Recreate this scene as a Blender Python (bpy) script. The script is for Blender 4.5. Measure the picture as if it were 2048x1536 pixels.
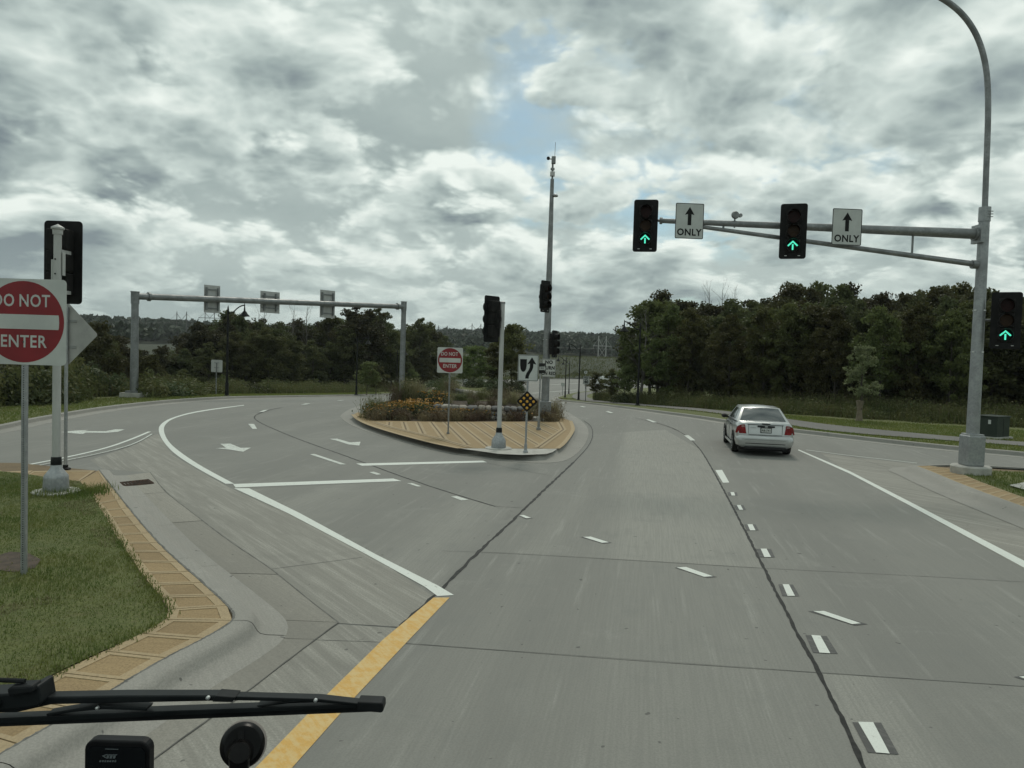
import bpy, bmesh, math, random
import numpy as np
from mathutils import Vector, Matrix, geometry
R = math.radians
rnd = random.Random(7)
for o in list(bpy.data.objects): bpy.data.objects.remove(o, do_unlink=True)
sc = bpy.context.scene
COL = sc.collection

# ------------------------------------------------------------------ camera
F, PITCH, ROLL, H = 1500.0, R(2.23), math.atan(.0305), 2.85
sp, cp, sr, cr = math.sin(PITCH), math.cos(PITCH), math.sin(ROLL), math.cos(ROLL)
RIGHT = Vector((cr, sr*sp, sr*cp)); UP = Vector((-sr, cr*sp, cr*cp)); FWD = Vector((0, cp, -sp))
cam = bpy.data.cameras.new('camera'); camo = bpy.data.objects.new('camera', cam); COL.objects.link(camo)
m = Matrix.Identity(4)
for i in range(3): m[i][0], m[i][1], m[i][2] = RIGHT[i], UP[i], -FWD[i]
m[2][3] = H
camo.matrix_world = m
cam.sensor_fit = 'HORIZONTAL'; cam.sensor_width = 36; cam.lens = 36*F/2048
cam.clip_start = .05; cam.clip_end = 6000
sc.camera = camo

# ------------------------------------------------------------------ sky and sun
SKY_O = (47.75, 13.30)
SUN_EL, SUN_AZ = R(52), R(8)          # azimuth clockwise from +Y
world = bpy.data.worlds.new('World'); sc.world = world; world.use_nodes = True
wn, wl = world.node_tree.nodes, world.node_tree.links
wn.clear()
def W(t, **k):
    n = wn.new(t)
    for a, b in k.items(): setattr(n, a, b)
    return n
def wmath(op, a, b=None, c=None, clamp=False):
    n = W('ShaderNodeMath', operation=op, use_clamp=clamp)
    for i, v in enumerate((a, b, c)):
        if v is None: continue
        if isinstance(v, (int, float)): n.inputs[i].default_value = v
        else: wl.new(v, n.inputs[i])
    return n.outputs[0]
def wsmooth(v, lo, hi, a=0., b=1.):
    n = W('ShaderNodeMapRange', interpolation_type='SMOOTHSTEP')
    wl.new(v, n.inputs[0])
    for i, q in enumerate((lo, hi, a, b)): n.inputs[i+1].default_value = q
    return n.outputs[0]
def build_sky():
    tc = W('ShaderNodeTexCoord'); sx = W('ShaderNodeSeparateXYZ'); wl.new(tc.outputs['Generated'], sx.inputs[0])
    x, y, z = sx.outputs
    zz = wmath('MAXIMUM', z, 0.0)
    den = wmath('ADD', wmath('MULTIPLY', zz, .9), .29)
    px = wmath('DIVIDE', x, den); py = wmath('DIVIDE', y, den)
    def vec(ox, oy, k=.92, oz=0., add=None):
        c = W('ShaderNodeCombineXYZ')
        wl.new(wmath('MULTIPLY_ADD', px, k, ox), c.inputs[0]); wl.new(wmath('MULTIPLY_ADD', py, k, oy), c.inputs[1]); c.inputs[2].default_value = oz
        if add is None: return c.outputs[0]
        a = W('ShaderNodeVectorMath', operation='ADD'); wl.new(c.outputs[0], a.inputs[0]); wl.new(add, a.inputs[1]); return a.outputs[0]
    def nz(v, scale, detail, rough, out=0):
        n = W('ShaderNodeTexNoise'); wl.new(v, n.inputs['Vector']); n.inputs['Scale'].default_value = scale; n.inputs['Detail'].default_value = detail; n.inputs['Roughness'].default_value = rough
        return n.outputs[out]
    def vor(v, scale, detail=3., rough=.55):
        n = W('ShaderNodeTexVoronoi', feature='F1', voronoi_dimensions='2D'); wl.new(v, n.inputs['Vector']); n.inputs['Scale'].default_value = scale; n.inputs['Detail'].default_value = detail; n.inputs['Roughness'].default_value = rough
        return n.outputs['Distance']
    def field(ox, oy):
        w0 = nz(vec(ox, oy), 2.2, 3, .5, 1)
        wv = W('ShaderNodeVectorMath', operation='SCALE'); wl.new(w0, wv.inputs[0]); wv.inputs['Scale'].default_value = .20
        v = vec(ox, oy, add=wv.outputs[0])
        a = nz(v, 1.15, 2, .5); b_ = vor(v, 2.6, 4., .58); c = nz(v, 4.0, 10, .60)
        return wmath('ADD', wmath('ADD', wmath('MULTIPLY', a, .78), wmath('MULTIPLY', b_, -.26)), wmath('MULTIPLY', c, .30)), c
    OX, OY = SKY_O
    d, c = field(OX, OY); d2, _ = field(OX+.02, OY-.085)
    # a high even veil with thin gaps, and heaped clouds below it
    veil = nz(vec(OX+30, OY+12, .5), 1.6, 6, .55); vl = wmath('MULTIPLY_ADD', wsmooth(veil, .34, .66), .24, .38)
    gap = wsmooth(nz(vec(OX+17, OY+5, .5), 1.3, 7, .55), .35, .45, .15, 1.)
    lum, cover = vl, gap
    def heaps(d, d2, c, lum, cover, t0):
        heap = wsmooth(d, t0-.02, t0+.10)
        edge = wmath('MULTIPLY', wmath('SUBTRACT', d, d2), 2.4)
        hl = wmath('ADD', wmath('MULTIPLY_ADD', wsmooth(d, t0+.02, t0+.28), -.56, .83), edge)
        hl = wmath('ADD', hl, wmath('MULTIPLY', wmath('SUBTRACT', c, .5), .16))
        hl = wmath('MINIMUM', wmath('MAXIMUM', hl, .26), .95)
        q = W('ShaderNodeMix', data_type='FLOAT'); wl.new(heap, q.inputs[0]); wl.new(lum, q.inputs[2]); wl.new(hl, q.inputs[3])
        return q.outputs[0], wmath('MAXIMUM', heap, cover)
    e1, ec = field(OX+55.3, OY+21.9); e2, _ = field(OX+55.32, OY+21.815)
    lum, cover = heaps(e1, e2, ec, lum, cover, .24)
    lum, cover = heaps(d, d2, c, lum, cover, .225)
    low = wsmooth(z, .01, .17)
    n = W('ShaderNodeMix', data_type='FLOAT'); wl.new(wmath('MULTIPLY_ADD', low, .55, .45), n.inputs[0]); n.inputs[2].default_value = .55; wl.new(lum, n.inputs[3])
    lum = n.outputs[0]
    ramp = W('ShaderNodeValToRGB'); wl.new(lum, ramp.inputs[0])
    e = ramp.color_ramp.elements
    e[0].position = .10; e[0].color = (.135, .175, .195, 1)
    e[1].position = .97; e[1].color = (.90, .97, .91, 1)
    for p, cc in ((.28, (.215, .266, .285, 1)), (.5, (.375, .452, .440, 1)), (.72, (.585, .675, .640, 1))):
        q = e.new(p); q.color = cc
    sky = W('ShaderNodeTexSky', sky_type='NISHITA', sun_disc=False, sun_elevation=SUN_EL, sun_rotation=SUN_AZ)
    tint = W('ShaderNodeMix', data_type='RGBA', blend_type='MULTIPLY'); tint.inputs[0].default_value = 1.; wl.new(sky.outputs[0], tint.inputs[6]); tint.inputs[7].default_value = (.86, 1.06, 1.0, 1)
    b1 = W('ShaderNodeBackground'); wl.new(tint.outputs[2], b1.inputs[0]); b1.inputs[1].default_value = .085
    b2 = W('ShaderNodeBackground'); wl.new(ramp.outputs[0], b2.inputs[0]); b2.inputs[1].default_value = 1.0
    cov = wmath('MAXIMUM', cover, wsmooth(z, .02, .10, 1., 0.))
    mx = W('ShaderNodeMixShader'); wl.new(cov, mx.inputs[0]); wl.new(b1.outputs[0], mx.inputs[1]); wl.new(b2.outputs[0], mx.inputs[2])
    out = W('ShaderNodeOutputWorld'); wl.new(mx.outputs[0], out.inputs[0])
build_sky()
world.cycles.sampling_method = 'MANUAL'; world.cycles.sample_map_resolution = 256
sun = bpy.data.lights.new('sun', 'SUN'); sun.energy = 1.15; sun.angle = R(13); sun.color = (1, .94, .83)
suno = bpy.data.objects.new('sun', sun); COL.objects.link(suno)
sd = Vector((math.sin(SUN_AZ)*math.cos(SUN_EL), math.cos(SUN_AZ)*math.cos(SUN_EL), math.sin(SUN_EL)))
suno.rotation_euler = sd.to_track_quat('Z', 'Y').to_euler(); suno.location = (0, 0, 60)
vs = sc.view_settings
vs.view_transform = 'Standard'; vs.look = 'None'; vs.exposure = 0.0; vs.gamma = 1; vs.use_curve_mapping = False

# ------------------------------------------------------------------ terrain and picture geometry
def ss(a, b, v):
    t = min(1, max(0, (v-a)/(b-a))); return t*t*(3-2*t)
_gt = [0.0]
for i in range(1, 4000):
    yy = i*.1
    _gt.append(_gt[-1] - .0044*ss(32, 46, yy)*(1-ss(92, 118, yy)))
def g(y):                              # road grade: level, then falling away beyond the junction
    if y <= 0: return 0.0
    return _gt[min(3999, int(y*10))]
def ray(px, py): return FWD*F + RIGHT*(px-1024) - UP*(py-768)
def GT(px, py, dz=0.0):                # where the line of sight meets the road surface
    d = ray(px, py); lo = None; y = 3.0
    while y < 390:
        t = y/d.y
        if H + d.z*t < g(y)+dz: lo = y; break
        y += .5
    if lo is None: lo = 390
    a, b = lo-.5, lo
    for _ in range(24):
        c = (a+b)/2
        if H + d.z*c/d.y < g(c)+dz: b = c
        else: a = c
    t = b/d.y
    return Vector((d.x*t, b, g(b)+dz))
def DP(px, py, Y):                     # point of the sight line at distance Y
    d = ray(px, py); t = Y/d.y; return Vector((d.x*t, Y, H+d.z*t))

LK = [(-40, -6), (-24, 2), (-18, 9), (-16.0, 15), (-15.8, 19)] + [tuple(GT(*p)[:2]) for p in ((0, 862), (60, 847), (130, 834), (200, 822), (280, 812), (380, 803), (500, 797), (600, 795), (700, 793))] + [(-12.6, 78), (-12.3, 95), (-11.6, 122), (-8.4, 150), (0, 171), (12, 188), (30, 204), (60, 218), (120, 230)]
RK = [(60, -12), (40, 2.5), (28, 13.4), (22, 19)] + [tuple(GT(*p)[:2]) for p in ((2048, 913), (1940, 904), (1850, 895), (1740, 883), (1620, 869), (1540, 860), (1450, 846), (1393, 837), (1315, 827), (1276, 821), (1237, 816), (1198, 811), (1159, 806.5), (1123, 803), (1112, 799), (1113, 796), (1125, 792), (1145, 787), (1190, 781.5), (1230, 778.5))] + [(30, 150), (60, 163), (120, 175)]
def poly_x(poly, y):
    best = None
    for (x0, y0), (x1, y1) in zip(poly, poly[1:]):
        if (y0-y)*(y1-y) <= 0 and y0 != y1:
            return x0 + (x1-x0)*(y-y0)/(y1-y0)
    return None
def T(x, y):                           # the lie of the land
    r = math.hypot(x, y); b = g(max(0, y))
    lx = poly_x(LK, y)
    if lx is None: lx = -20 if y < 0 else 140
    if y > 232: lx = -8 - (y-232)*.0
    dl = lx - x
    z = b - 4.0*ss(7, 34, dl)*(1-ss(150, 240, r))
    rx = poly_x(RK, y) if y < 118 else None
    if rx is not None:
        z -= .9*ss(14, 34, x-rx)*(1-ss(130, 180, r))
    z += 5.6*ss(178, 300, r)
    az = math.atan2(x, y)
    rid = 10.5 + 2.2*math.sin(az*7+1) + 1.5*math.sin(az*17+2.0) + 5.0*ss(-.25, -.75, az) + 2*ss(.05, .2, az)
    z += rid*ss(500, 760, r)
    z += .25*math.sin(x*.21+1.3)*math.sin(y*.17)*ss(15, 40, max(dl, (x-rx) if rx is not None else 0, 0))*(1 if r < 200 else 0)
    return z

# ------------------------------------------------------------------ objects and meshes
def link(o, parent=None):
    COL.objects.link(o)
    if parent is not None: o.parent = parent
    return o
def tag(o, label=None, cat=None, group=None, kind=None):
    if label: o['label'] = label
    if cat: o['category'] = cat
    if group: o['group'] = group
    if kind: o['kind'] = kind
    return o
def thing(name, label, cat, loc=(0, 0, 0), rz=0., group=None, kind=None):
    o = bpy.data.objects.new(name, None); o.empty_display_size = .2
    o.location = loc; o.rotation_euler = (0, 0, rz); link(o)
    return tag(o, label, cat, group, kind)
def copy_tree(o, parent=None):
    c = o.copy(); COL.objects.link(c)
    if parent is not None: c.parent = parent
    for ch in [q for q in ALL_CH.get(o.name, [])]:
        copy_tree(ch, c)
    return c
ALL_CH = {}
def mesh_np(name, v, f, mat=None, smooth=False):
    me = bpy.data.meshes.new(name)
    v = np.asarray(v, dtype=np.float32); f = np.asarray(f, dtype=np.int32)
    k = f.shape[1]
    me.vertices.add(len(v)); me.vertices.foreach_set('co', v.ravel())
    me.loops.add(f.size); me.loops.foreach_set('vertex_index', f.ravel())
    me.polygons.add(len(f)); me.polygons.foreach_set('loop_start', np.arange(0, f.size, k, dtype=np.int32))
    me.update(calc_edges=True)
    if smooth: me.polygons.foreach_set('use_smooth', np.ones(len(f), dtype=bool))
    if mat: me.materials.append(mat)
    me.validate()
    return me
class MB:
    def __init__(s): s.v = []; s.f = []; s.m = []; s.mi = 0
    def add(s, vs, fs):
        n = len(s.v); s.v += [tuple(p) for p in vs]; s.f += [tuple(i+n for i in q) for q in fs]; s.m += [s.mi]*len(fs); return s
    def box(s, c, d, rz=0., rx=0.):
        x, y, z = (q/2 for q in d); M = Matrix.Rotation(rz, 3, 'Z') @ Matrix.Rotation(rx, 3, 'X')
        vs = [Vector(c) + M @ Vector((a*x, b*y, e*z)) for e in (-1, 1) for b in (-1, 1) for a in (-1, 1)]
        return s.add(vs, [(0, 2, 3, 1), (4, 5, 7, 6), (0, 1, 5, 4), (2, 6, 7, 3), (0, 4, 6, 2), (1, 3, 7, 5)])
    def tube(s, pts, rad, n=10, caps=True):
        pts = [Vector(p) for p in pts]; k = len(pts)
        if isinstance(rad, (int, float)): rad = [rad]*k
        vs = []; ref = None
        for i, p in enumerate(pts):
            t = (pts[min(k-1, i+1)] - pts[max(0, i-1)]).normalized()
            if ref is None:
                ref = Vector((1, 0, 0)) if abs(t.x) < .9 else Vector((0, 1, 0))
            a = (ref - t*ref.dot(t)).normalized(); b = t.cross(a); ref = a
            for j in range(n):
                q = 2*math.pi*j/n
                vs.append(p + (a*math.cos(q) + b*math.sin(q))*rad[i])
        fs = [(i*n+j, i*n+(j+1) % n, (i+1)*n+(j+1) % n, (i+1)*n+j) for i in range(k-1) for j in range(n)]
        if caps: fs += [tuple(range(n))[::-1], tuple(range((k-1)*n, k*n))]
        return s.add(vs, fs)
    def lathe(s, prof, n=16, o=(0, 0, 0), axis='Z'):
        vs = []
        for r, z in prof:
            for j in range(n):
                a = 2*math.pi*j/n; x, y = r*math.cos(a), r*math.sin(a)
                p = {'Z': (x, y, z), 'Y': (x, z, y), 'X': (z, x, y)}[axis]
                vs.append(Vector(o)+Vector(p))
        k = len(prof)
        fs = [(i*n+j, i*n+(j+1) % n, (i+1)*n+(j+1) % n, (i+1)*n+j) for i in range(k-1) for j in range(n)]
        fs += [tuple(range(n))[::-1], tuple(range((k-1)*n, k*n))]
        return s.add(vs, fs)
    def plate(s, pts, y0, y1):           # outline in x,z extruded along y
        n = len(pts)
        vs = [(x, y0, z) for x, z in pts] + [(x, y1, z) for x, z in pts]
        return s.add(vs, [tuple(range(n)), tuple(range(n, 2*n))[::-1]] + [(i, i+n, (i+1) % n+n, (i+1) % n) for i in range(n)])
    def slab(s, pts, z0, z1):            # outline in x,y extruded along z
        n = len(pts)
        vs = [(p[0], p[1], z0) for p in pts] + [(p[0], p[1], z1) for p in pts]
        return s.add(vs, [tuple(range(n))[::-1], tuple(range(n, 2*n))] + [(i, (i+1) % n, (i+1) % n+n, i+n) for i in range(n)])
    def mesh(s, name, mats, smooth=False, fix=True):
        me = bpy.data.meshes.new(name); me.from_pydata(s.v, [], s.f)
        for q in (mats if isinstance(mats, (list, tuple)) else [mats]): me.materials.append(q)
        if any(s.m): me.polygons.foreach_set('material_index', s.m)
        if fix:
            bm = bmesh.new(); bm.from_mesh(me); bmesh.ops.recalc_face_normals(bm, faces=bm.faces)
            if smooth:
                for e in bm.edges:
                    if len(e.link_faces) == 2 and e.calc_face_angle(0) > R(38): e.smooth = False
                for q in bm.faces: q.smooth = True
            bm.to_mesh(me); bm.free()
        me.update(); return me
    def build(s, name, mats, parent=None, smooth=False, loc=None, fix=True):
        o = bpy.data.objects.new(name, s.mesh(name, mats, smooth, fix)); link(o, parent)
        if loc is not None: o.location = loc
        if parent is not None: ALL_CH.setdefault(parent.name, []).append(o)
        return o
def obj(name, me, parent=None, loc=None):
    o = bpy.data.objects.new(name, me); link(o, parent)
    if loc is not None: o.location = loc
    if parent is not None: ALL_CH.setdefault(parent.name, []).append(o)
    return o
def bevel(o, w, seg=2):
    md = o.modifiers.new('bevel', 'BEVEL'); md.width = w; md.segments = seg; md.limit_method = 'ANGLE'; md.angle_limit = R(40); return o
def rrect(w, h, r, n=4, cx=0, cz=0):
    pts = []
    for sx, sz, a0 in ((1, 1, 0), (-1, 1, 90), (-1, -1, 180), (1, -1, 270)):
        for i in range(n+1):
            a = R(a0+90*i/n); pts.append((cx+sx*(w/2-r)+r*math.cos(a), cz+sz*(h/2-r)+r*math.sin(a)))
    return pts
def disc(r, n=32, cx=0, cz=0): return [(cx+r*math.cos(2*math.pi*i/n), cz+r*math.sin(2*math.pi*i/n)) for i in range(n)]
def text_mb(body, size, x=0, z=0, y=0, bold=.012, squeeze=1., depth=.0015, mb=None):
    cu = bpy.data.curves.new('t', 'FONT'); cu.body = body; cu.size = size; cu.offset = bold*size; cu.align_x = 'CENTER'; cu.align_y = 'CENTER'; cu.resolution_u = 3
    cu.space_character = 1.08
    o = bpy.data.objects.new('t', cu); me = bpy.data.meshes.new_from_object(o)
    mb = mb or MB()
    mb.add([(x+v.co.x*squeeze, y-depth, z+v.co.y) for v in me.vertices], [tuple(p.vertices) for p in me.polygons])
    bpy.data.objects.remove(o); bpy.data.curves.remove(cu); bpy.data.meshes.remove(me)
    return mb
def resample(pts, step):
    pts = [Vector(p) for p in pts]; out = [pts[0]]
    for a, b in zip(pts, pts[1:]):
        n = max(1, int((b-a).length/step)); out += [a.lerp(b, i/n) for i in range(1, n+1)]
    return out
def smooth_line(pts, it=2):
    pts = [Vector(p) for p in pts]
    for _ in range(it):
        q = [pts[0]]
        for a, b in zip(pts, pts[1:]): q += [a.lerp(b, .25), a.lerp(b, .75)]
        pts = q + [pts[-1]]
    return pts
def inside(p, poly):
    x, y = p[0], p[1]; c = False; n = len(poly)
    for i in range(n):
        x0, y0 = poly[i][0], poly[i][1]; x1, y1 = poly[i-1][0], poly[i-1][1]
        if (y0 > y) != (y1 > y) and x < (x1-x0)*(y-y0)/(y1-y0)+x0: c = not c
    return c
def sheet_mesh(name, poly, zf, step, mat):
    poly = [Vector((p[0], p[1])) for p in poly]
    ring = []
    for a, b in zip(poly, poly[1:]+poly[:1]):
        n = max(1, int((b-a).length/step)); ring += [a.lerp(b, i/n) for i in range(n)]
    xs = [p.x for p in ring]; ys = [p.y for p in ring]; extra = []
    yv = min(ys)+step/2
    while yv < max(ys):
        xv = min(xs)+step/2
        while xv < max(xs):
            if inside((xv, yv), ring): extra.append(Vector((xv, yv)))
            xv += step
        yv += step
    n = len(ring)
    r = geometry.delaunay_2d_cdt(ring+extra, [(i, (i+1) % n) for i in range(n)], [], 1, 1e-4)
    vs, fs = r[0], r[2]
    me = bpy.data.meshes.new(name); me.from_pydata([(p.x, p.y, zf(p.x, p.y)) for p in vs], [], [tuple(q) for q in fs])
    bm = bmesh.new(); bm.from_mesh(me)
    for q in bm.faces:
        if q.normal.z < 0: q.normal_flip()
        q.smooth = True
    bm.to_mesh(me); bm.free(); me.materials.append(mat); return me
def sweep(mb, line, prof, zf, closed=False, side=1):
    """prof: (offset to the right of travel, height)."""
    line = [Vector((p[0], p[1])) for p in line]; k = len(line); vs = []
    for i, p in enumerate(line):
        a = line[(i-1) % k] if (closed or i > 0) else p; b = line[(i+1) % k] if (closed or i < k-1) else p
        t = (b-a).normalized(); nn = Vector((t.y, -t.x))*side
        for u, h in prof:
            q = p+nn*u; vs.append((q.x, q.y, zf(p.x, p.y)+h))
    n = len(prof); kk = k if closed else k-1
    mb.add(vs, [(i*n+j, i*n+j+1, ((i+1) % k)*n+j+1, ((i+1) % k)*n+j) for i in range(kk) for j in range(n-1)])
    return mb
def gz(x, y): return g(max(0, y))
# ------------------------------------------------------------------ materials
def M(name, rough=.6, metal=0.):
    mt = bpy.data.materials.new(name); mt.use_nodes = True
    nt = mt.node_tree; b = nt.nodes['Principled BSDF']; b.inputs['Roughness'].default_value = rough; b.inputs['Metallic'].default_value = metal
    return mt, nt, b
def nd(nt, t, **k):
    n = nt.nodes.new(t)
    for a, b in k.items(): setattr(n, a, b)
    return n
def coords(nt, kind='pos', rot=0., scale=(1, 1, 1)):
    if kind == 'pos': o = nd(nt, 'ShaderNodeNewGeometry').outputs['Position']
    else: o = nd(nt, 'ShaderNodeTexCoord').outputs['Object']
    mp = nd(nt, 'ShaderNodeMapping'); nt.links.new(o, mp.inputs[0]); mp.inputs['Rotation'].default_value = (0, 0, rot)
    ml = nd(nt, 'ShaderNodeVectorMath', operation='MULTIPLY'); nt.links.new(mp.outputs[0], ml.inputs[0]); ml.inputs[1].default_value = scale
    return ml.outputs[0]
def noise(nt, vec, scale, detail=4, rough=.55, dist=0.):
    n = nd(nt, 'ShaderNodeTexNoise'); nt.links.new(vec, n.inputs['Vector']); n.inputs['Scale'].default_value = scale; n.inputs['Detail'].default_value = detail; n.inputs['Roughness'].default_value = rough; n.inputs['Distortion'].default_value = dist
    return n.outputs[0]
def mrange(nt, v, lo, hi, a=0., b=1.):
    n = nd(nt, 'ShaderNodeMapRange', interpolation_type='SMOOTHSTEP'); nt.links.new(v, n.inputs[0])
    for i, q in enumerate((lo, hi, a, b)): n.inputs[i+1].default_value = q
    return n.outputs[0]
def mixc(nt, fac, a, b, blend='MIX'):
    n = nd(nt, 'ShaderNodeMix', data_type='RGBA', blend_type=blend)
    if isinstance(fac, (int, float)): n.inputs[0].default_value = fac
    else: nt.links.new(fac, n.inputs[0])
    for i, q in ((6, a), (7, b)):
        if isinstance(q, (tuple, list)): n.inputs[i].default_value = tuple(q)+(1,)
        else: nt.links.new(q, n.inputs[i])
    return n.outputs[2]
def bump(nt, b, v, strength=.3, dist=.01):
    n = nd(nt, 'ShaderNodeBump'); n.inputs['Strength'].default_value = strength; n.inputs['Distance'].default_value = dist
    nt.links.new(v, n.inputs['Height']); nt.links.new(n.outputs[0], b.inputs['Normal'])
def simple(name, c, c2=None, scale=6., rough=.6, metal=0., bmp=0., kind='obj', stretch=(1, 1, 1), detail=5, lo=.35, hi=.65, spec=None):
    mt, nt, b = M(name, rough, metal)
    c2 = c2 or tuple(q*.8 for q in c)
    if spec is None: spec = .12 if max(c) < .06 else .5
    b.inputs['Specular IOR Level'].default_value = spec
    v = coords(nt, kind, 0, stretch); n = noise(nt, v, scale, detail)
    nt.links.new(mixc(nt, mrange(nt, n, lo, hi), c, c2), b.inputs['Base Color'])
    if bmp: bump(nt, b, n, bmp)
    return mt
def concrete(name, base, warm, streak_rot, streak=.5, grain=.4, dark=(.17, .175, .165), slo=.54, shi=.76, sfac=1.4, trk_amt=.75):
    mt, nt, b = M(name, .82)
    p = coords(nt); q = coords(nt, 'pos', streak_rot, (1, .055, 1)); q2 = coords(nt, 'pos', streak_rot, (1, .02, 1))
    big = noise(nt, p, .22, 5, .6, .4); mid = noise(nt, p, 1.7, 6, .65); fine = noise(nt, p, 55, 3, .6); st = noise(nt, q, 6.5, 6, .65); tine = noise(nt, q2, 42, 2, .5)
    trk = noise(nt, q2, .55, 2, .5)
    oi = nd(nt, 'ShaderNodeObjectInfo'); c = mixc(nt, mrange(nt, big, .3, .7), base, warm)
    c = mixc(nt, .6, c, mixc(nt, oi.outputs['Random'], tuple(x*.80 for x in base), tuple(x*1.16 for x in warm)))
    c = mixc(nt, mrange(nt, trk, .42, .60, 0, trk_amt), c, tuple(x*.78 for x in base))
    c = mixc(nt, mrange(nt, st, slo, shi, 0, streak), c, tuple(min(1, x*sfac) for x in base))
    c = mixc(nt, mrange(nt, mid, .50, .78, 0, .5), c, dark)
    sm = noise(nt, p, .75, 7, .7, .6); c = mixc(nt, mrange(nt, sm, .54, .74, 0, .5), c, tuple(min(1, x*1.3) for x in base))
    c = mixc(nt, mrange(nt, tine, .42, .60, 0, .28), c, tuple(x*.72 for x in base))
    c = mixc(nt, mrange(nt, fine, .42, .62, 0, grain), c, tuple(x*.66 for x in base))
    sp_ = noise(nt, p, 9, 2, .4)
    c = mixc(nt, mrange(nt, sp_, .735, .76, 0, .7), c, (.06, .06, .055))
    oil = noise(nt, coords(nt, 'pos', streak_rot, (1, .35, 1)), 1.9, 3, .55); c = mixc(nt, mrange(nt, oil, .66, .76, 0, .45), c, tuple(x*.62 for x in base))
    scr = noise(nt, coords(nt, 'pos', streak_rot+.5, (1, .08, 1)), 13, 5, .7); c = mixc(nt, mrange(nt, scr, .66, .78, 0, .55), c, tuple(min(1, x*1.45) for x in base))
    nt.links.new(c, b.inputs['Base Color'])
    ad = nd(nt, 'ShaderNodeMath', operation='ADD'); nt.links.new(fine, ad.inputs[0]); nt.links.new(tine, ad.inputs[1])
    bump(nt, b, ad.outputs[0], .35, .004)
    return mt
LANE = R(10)
m_road = concrete('road_concrete', (.236, .235, .214), (.275, .270, .241), LANE, .7)
m_side = concrete('side_concrete', (.240, .233, .207), (.275, .264, .230), R(-37), .8, .45, (.17, .165, .145), .44, .66, 1.55, .4)
m_gutter = concrete('gutter_concrete', (.262, .250, .218), (.295, .28, .242), R(-40), .12, .5, (.24, .225, .19))
m_kerb = concrete('kerb_concrete', (.325, .315, .285), (.27, .26, .235), R(-30), .15, .5)
m_foot = simple('footing_concrete', (.46, .455, .42), (.36, .35, .32), 5, .85, 0, .2, 'obj')
m_path = concrete('asphalt_path', (.165, .160, .150), (.185, .18, .165), R(0), .1, .6, (.13, .128, .12))
m_tar = simple('tar_sealant', (.016, .017, .016), (.034, .034, .032), 9, .55, 0, .3, 'pos')
m_joint = simple('sawn_joint', (.095, .094, .087), (.165, .163, .150), 5, .9, 0, 0, 'pos')
def paint(name, c, worn, lo, hi, amt=1.):
    mt, nt, b = M(name, .6); p = coords(nt); q = coords(nt, 'pos', R(-35), (1, .18, 1))
    a = noise(nt, p, 11, 8, .75); s_ = noise(nt, q, 22, 5, .7); f_ = noise(nt, p, 90, 2, .5)
    ad = nd(nt, 'ShaderNodeMath', operation='ADD'); nt.links.new(a, ad.inputs[0]); nt.links.new(s_, ad.inputs[1])
    cc = mixc(nt, mrange(nt, f_, .4, .65, 0, .3), c, tuple(x*.72 for x in c))
    nt.links.new(mixc(nt, mrange(nt, ad.outputs[0], lo, hi, 0, amt), cc, worn), b.inputs['Base Color']); bump(nt, b, f_, .2, .003)
    return mt
m_white = paint('white_paint', (.68, .71, .66), (.33, .335, .305), 1.10, 1.34)
m_worn = paint('worn_white_paint', (.62, .65, .60), (.30, .305, .28), .98, 1.22)
m_yellow = paint('yellow_paint', (.60, .35, .075), (.60, .44, .19), .86, 1.14, .85)
m_black = paint('black_paint', (.045, .047, .045), (.10, .10, .095), .95, 1.25)
def tan(name, c, c2):
    mt, nt, b = M(name, .85); p = coords(nt); st = coords(nt, 'pos', R(4), (.12, 1, 1))
    n1 = noise(nt, p, 2.2, 6, .65); n2 = noise(nt, p, 46, 4, .6); n3 = noise(nt, st, 22, 3, .5)
    oi = nd(nt, 'ShaderNodeObjectInfo'); vr_ = mixc(nt, oi.outputs['Random'], tuple(x*.86 for x in c), tuple(min(1, x*1.10) for x in c2))
    cc = mixc(nt, mrange(nt, n1, .3, .7), vr_, c2); n4 = noise(nt, p, .9, 7, .7); cc = mixc(nt, mrange(nt, n4, .52, .75, 0, .5), cc, tuple(x*.6 for x in c)); cc = mixc(nt, mrange(nt, n2, .42, .62, 0, .55), cc, tuple(x*.62 for x in c)); cc = mixc(nt, mrange(nt, n3, .5, .68, 0, .3), cc, tuple(x*.7 for x in c))
    nt.links.new(cc, b.inputs['Base Color'])
    ad = nd(nt, 'ShaderNodeMath', operation='ADD'); nt.links.new(n2, ad.inputs[0]); nt.links.new(n3, ad.inputs[1]); bump(nt, b, ad.outputs[0], .6, .006)
    return mt
m_tan = tan('tan_stamped_concrete', (.295, .205, .100), (.335, .238, .120))
m_tanl = tan('tan_border_concrete', (.44, .335, .20), (.40, .305, .18))
m_tand = tan('tan_groove', (.15, .105, .055), (.18, .128, .066))
def grassy(name, c, c2, c3, s=1.):
    mt, nt, b = M(name, .9); p = coords(nt)
    n1 = noise(nt, p, .6*s, 5, .65); n2 = noise(nt, p, 5*s, 5, .7); n3 = noise(nt, p, 40*s, 3, .6)
    cc = mixc(nt, mrange(nt, n1, .35, .65), c, c2); cc = mixc(nt, mrange(nt, n2, .48, .72, 0, .6), cc, c3); cc = mixc(nt, mrange(nt, n3, .4, .65, 0, .5), cc, tuple(x*.45 for x in c))
    nt.links.new(cc, b.inputs['Base Color']); bump(nt, b, n3, .8, .03)
    return mt
m_lawn = grassy('lawn', (.105, .125, .034), (.135, .150, .042), (.155, .140, .058))
m_soil = simple('bed_soil', (.085, .062, .045), (.05, .038, .028), 8, .95, 0, .5, 'pos')
m_mead = grassy('meadow', (.024, .034, .013), (.032, .042, .017), (.040, .046, .020), .12)
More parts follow.
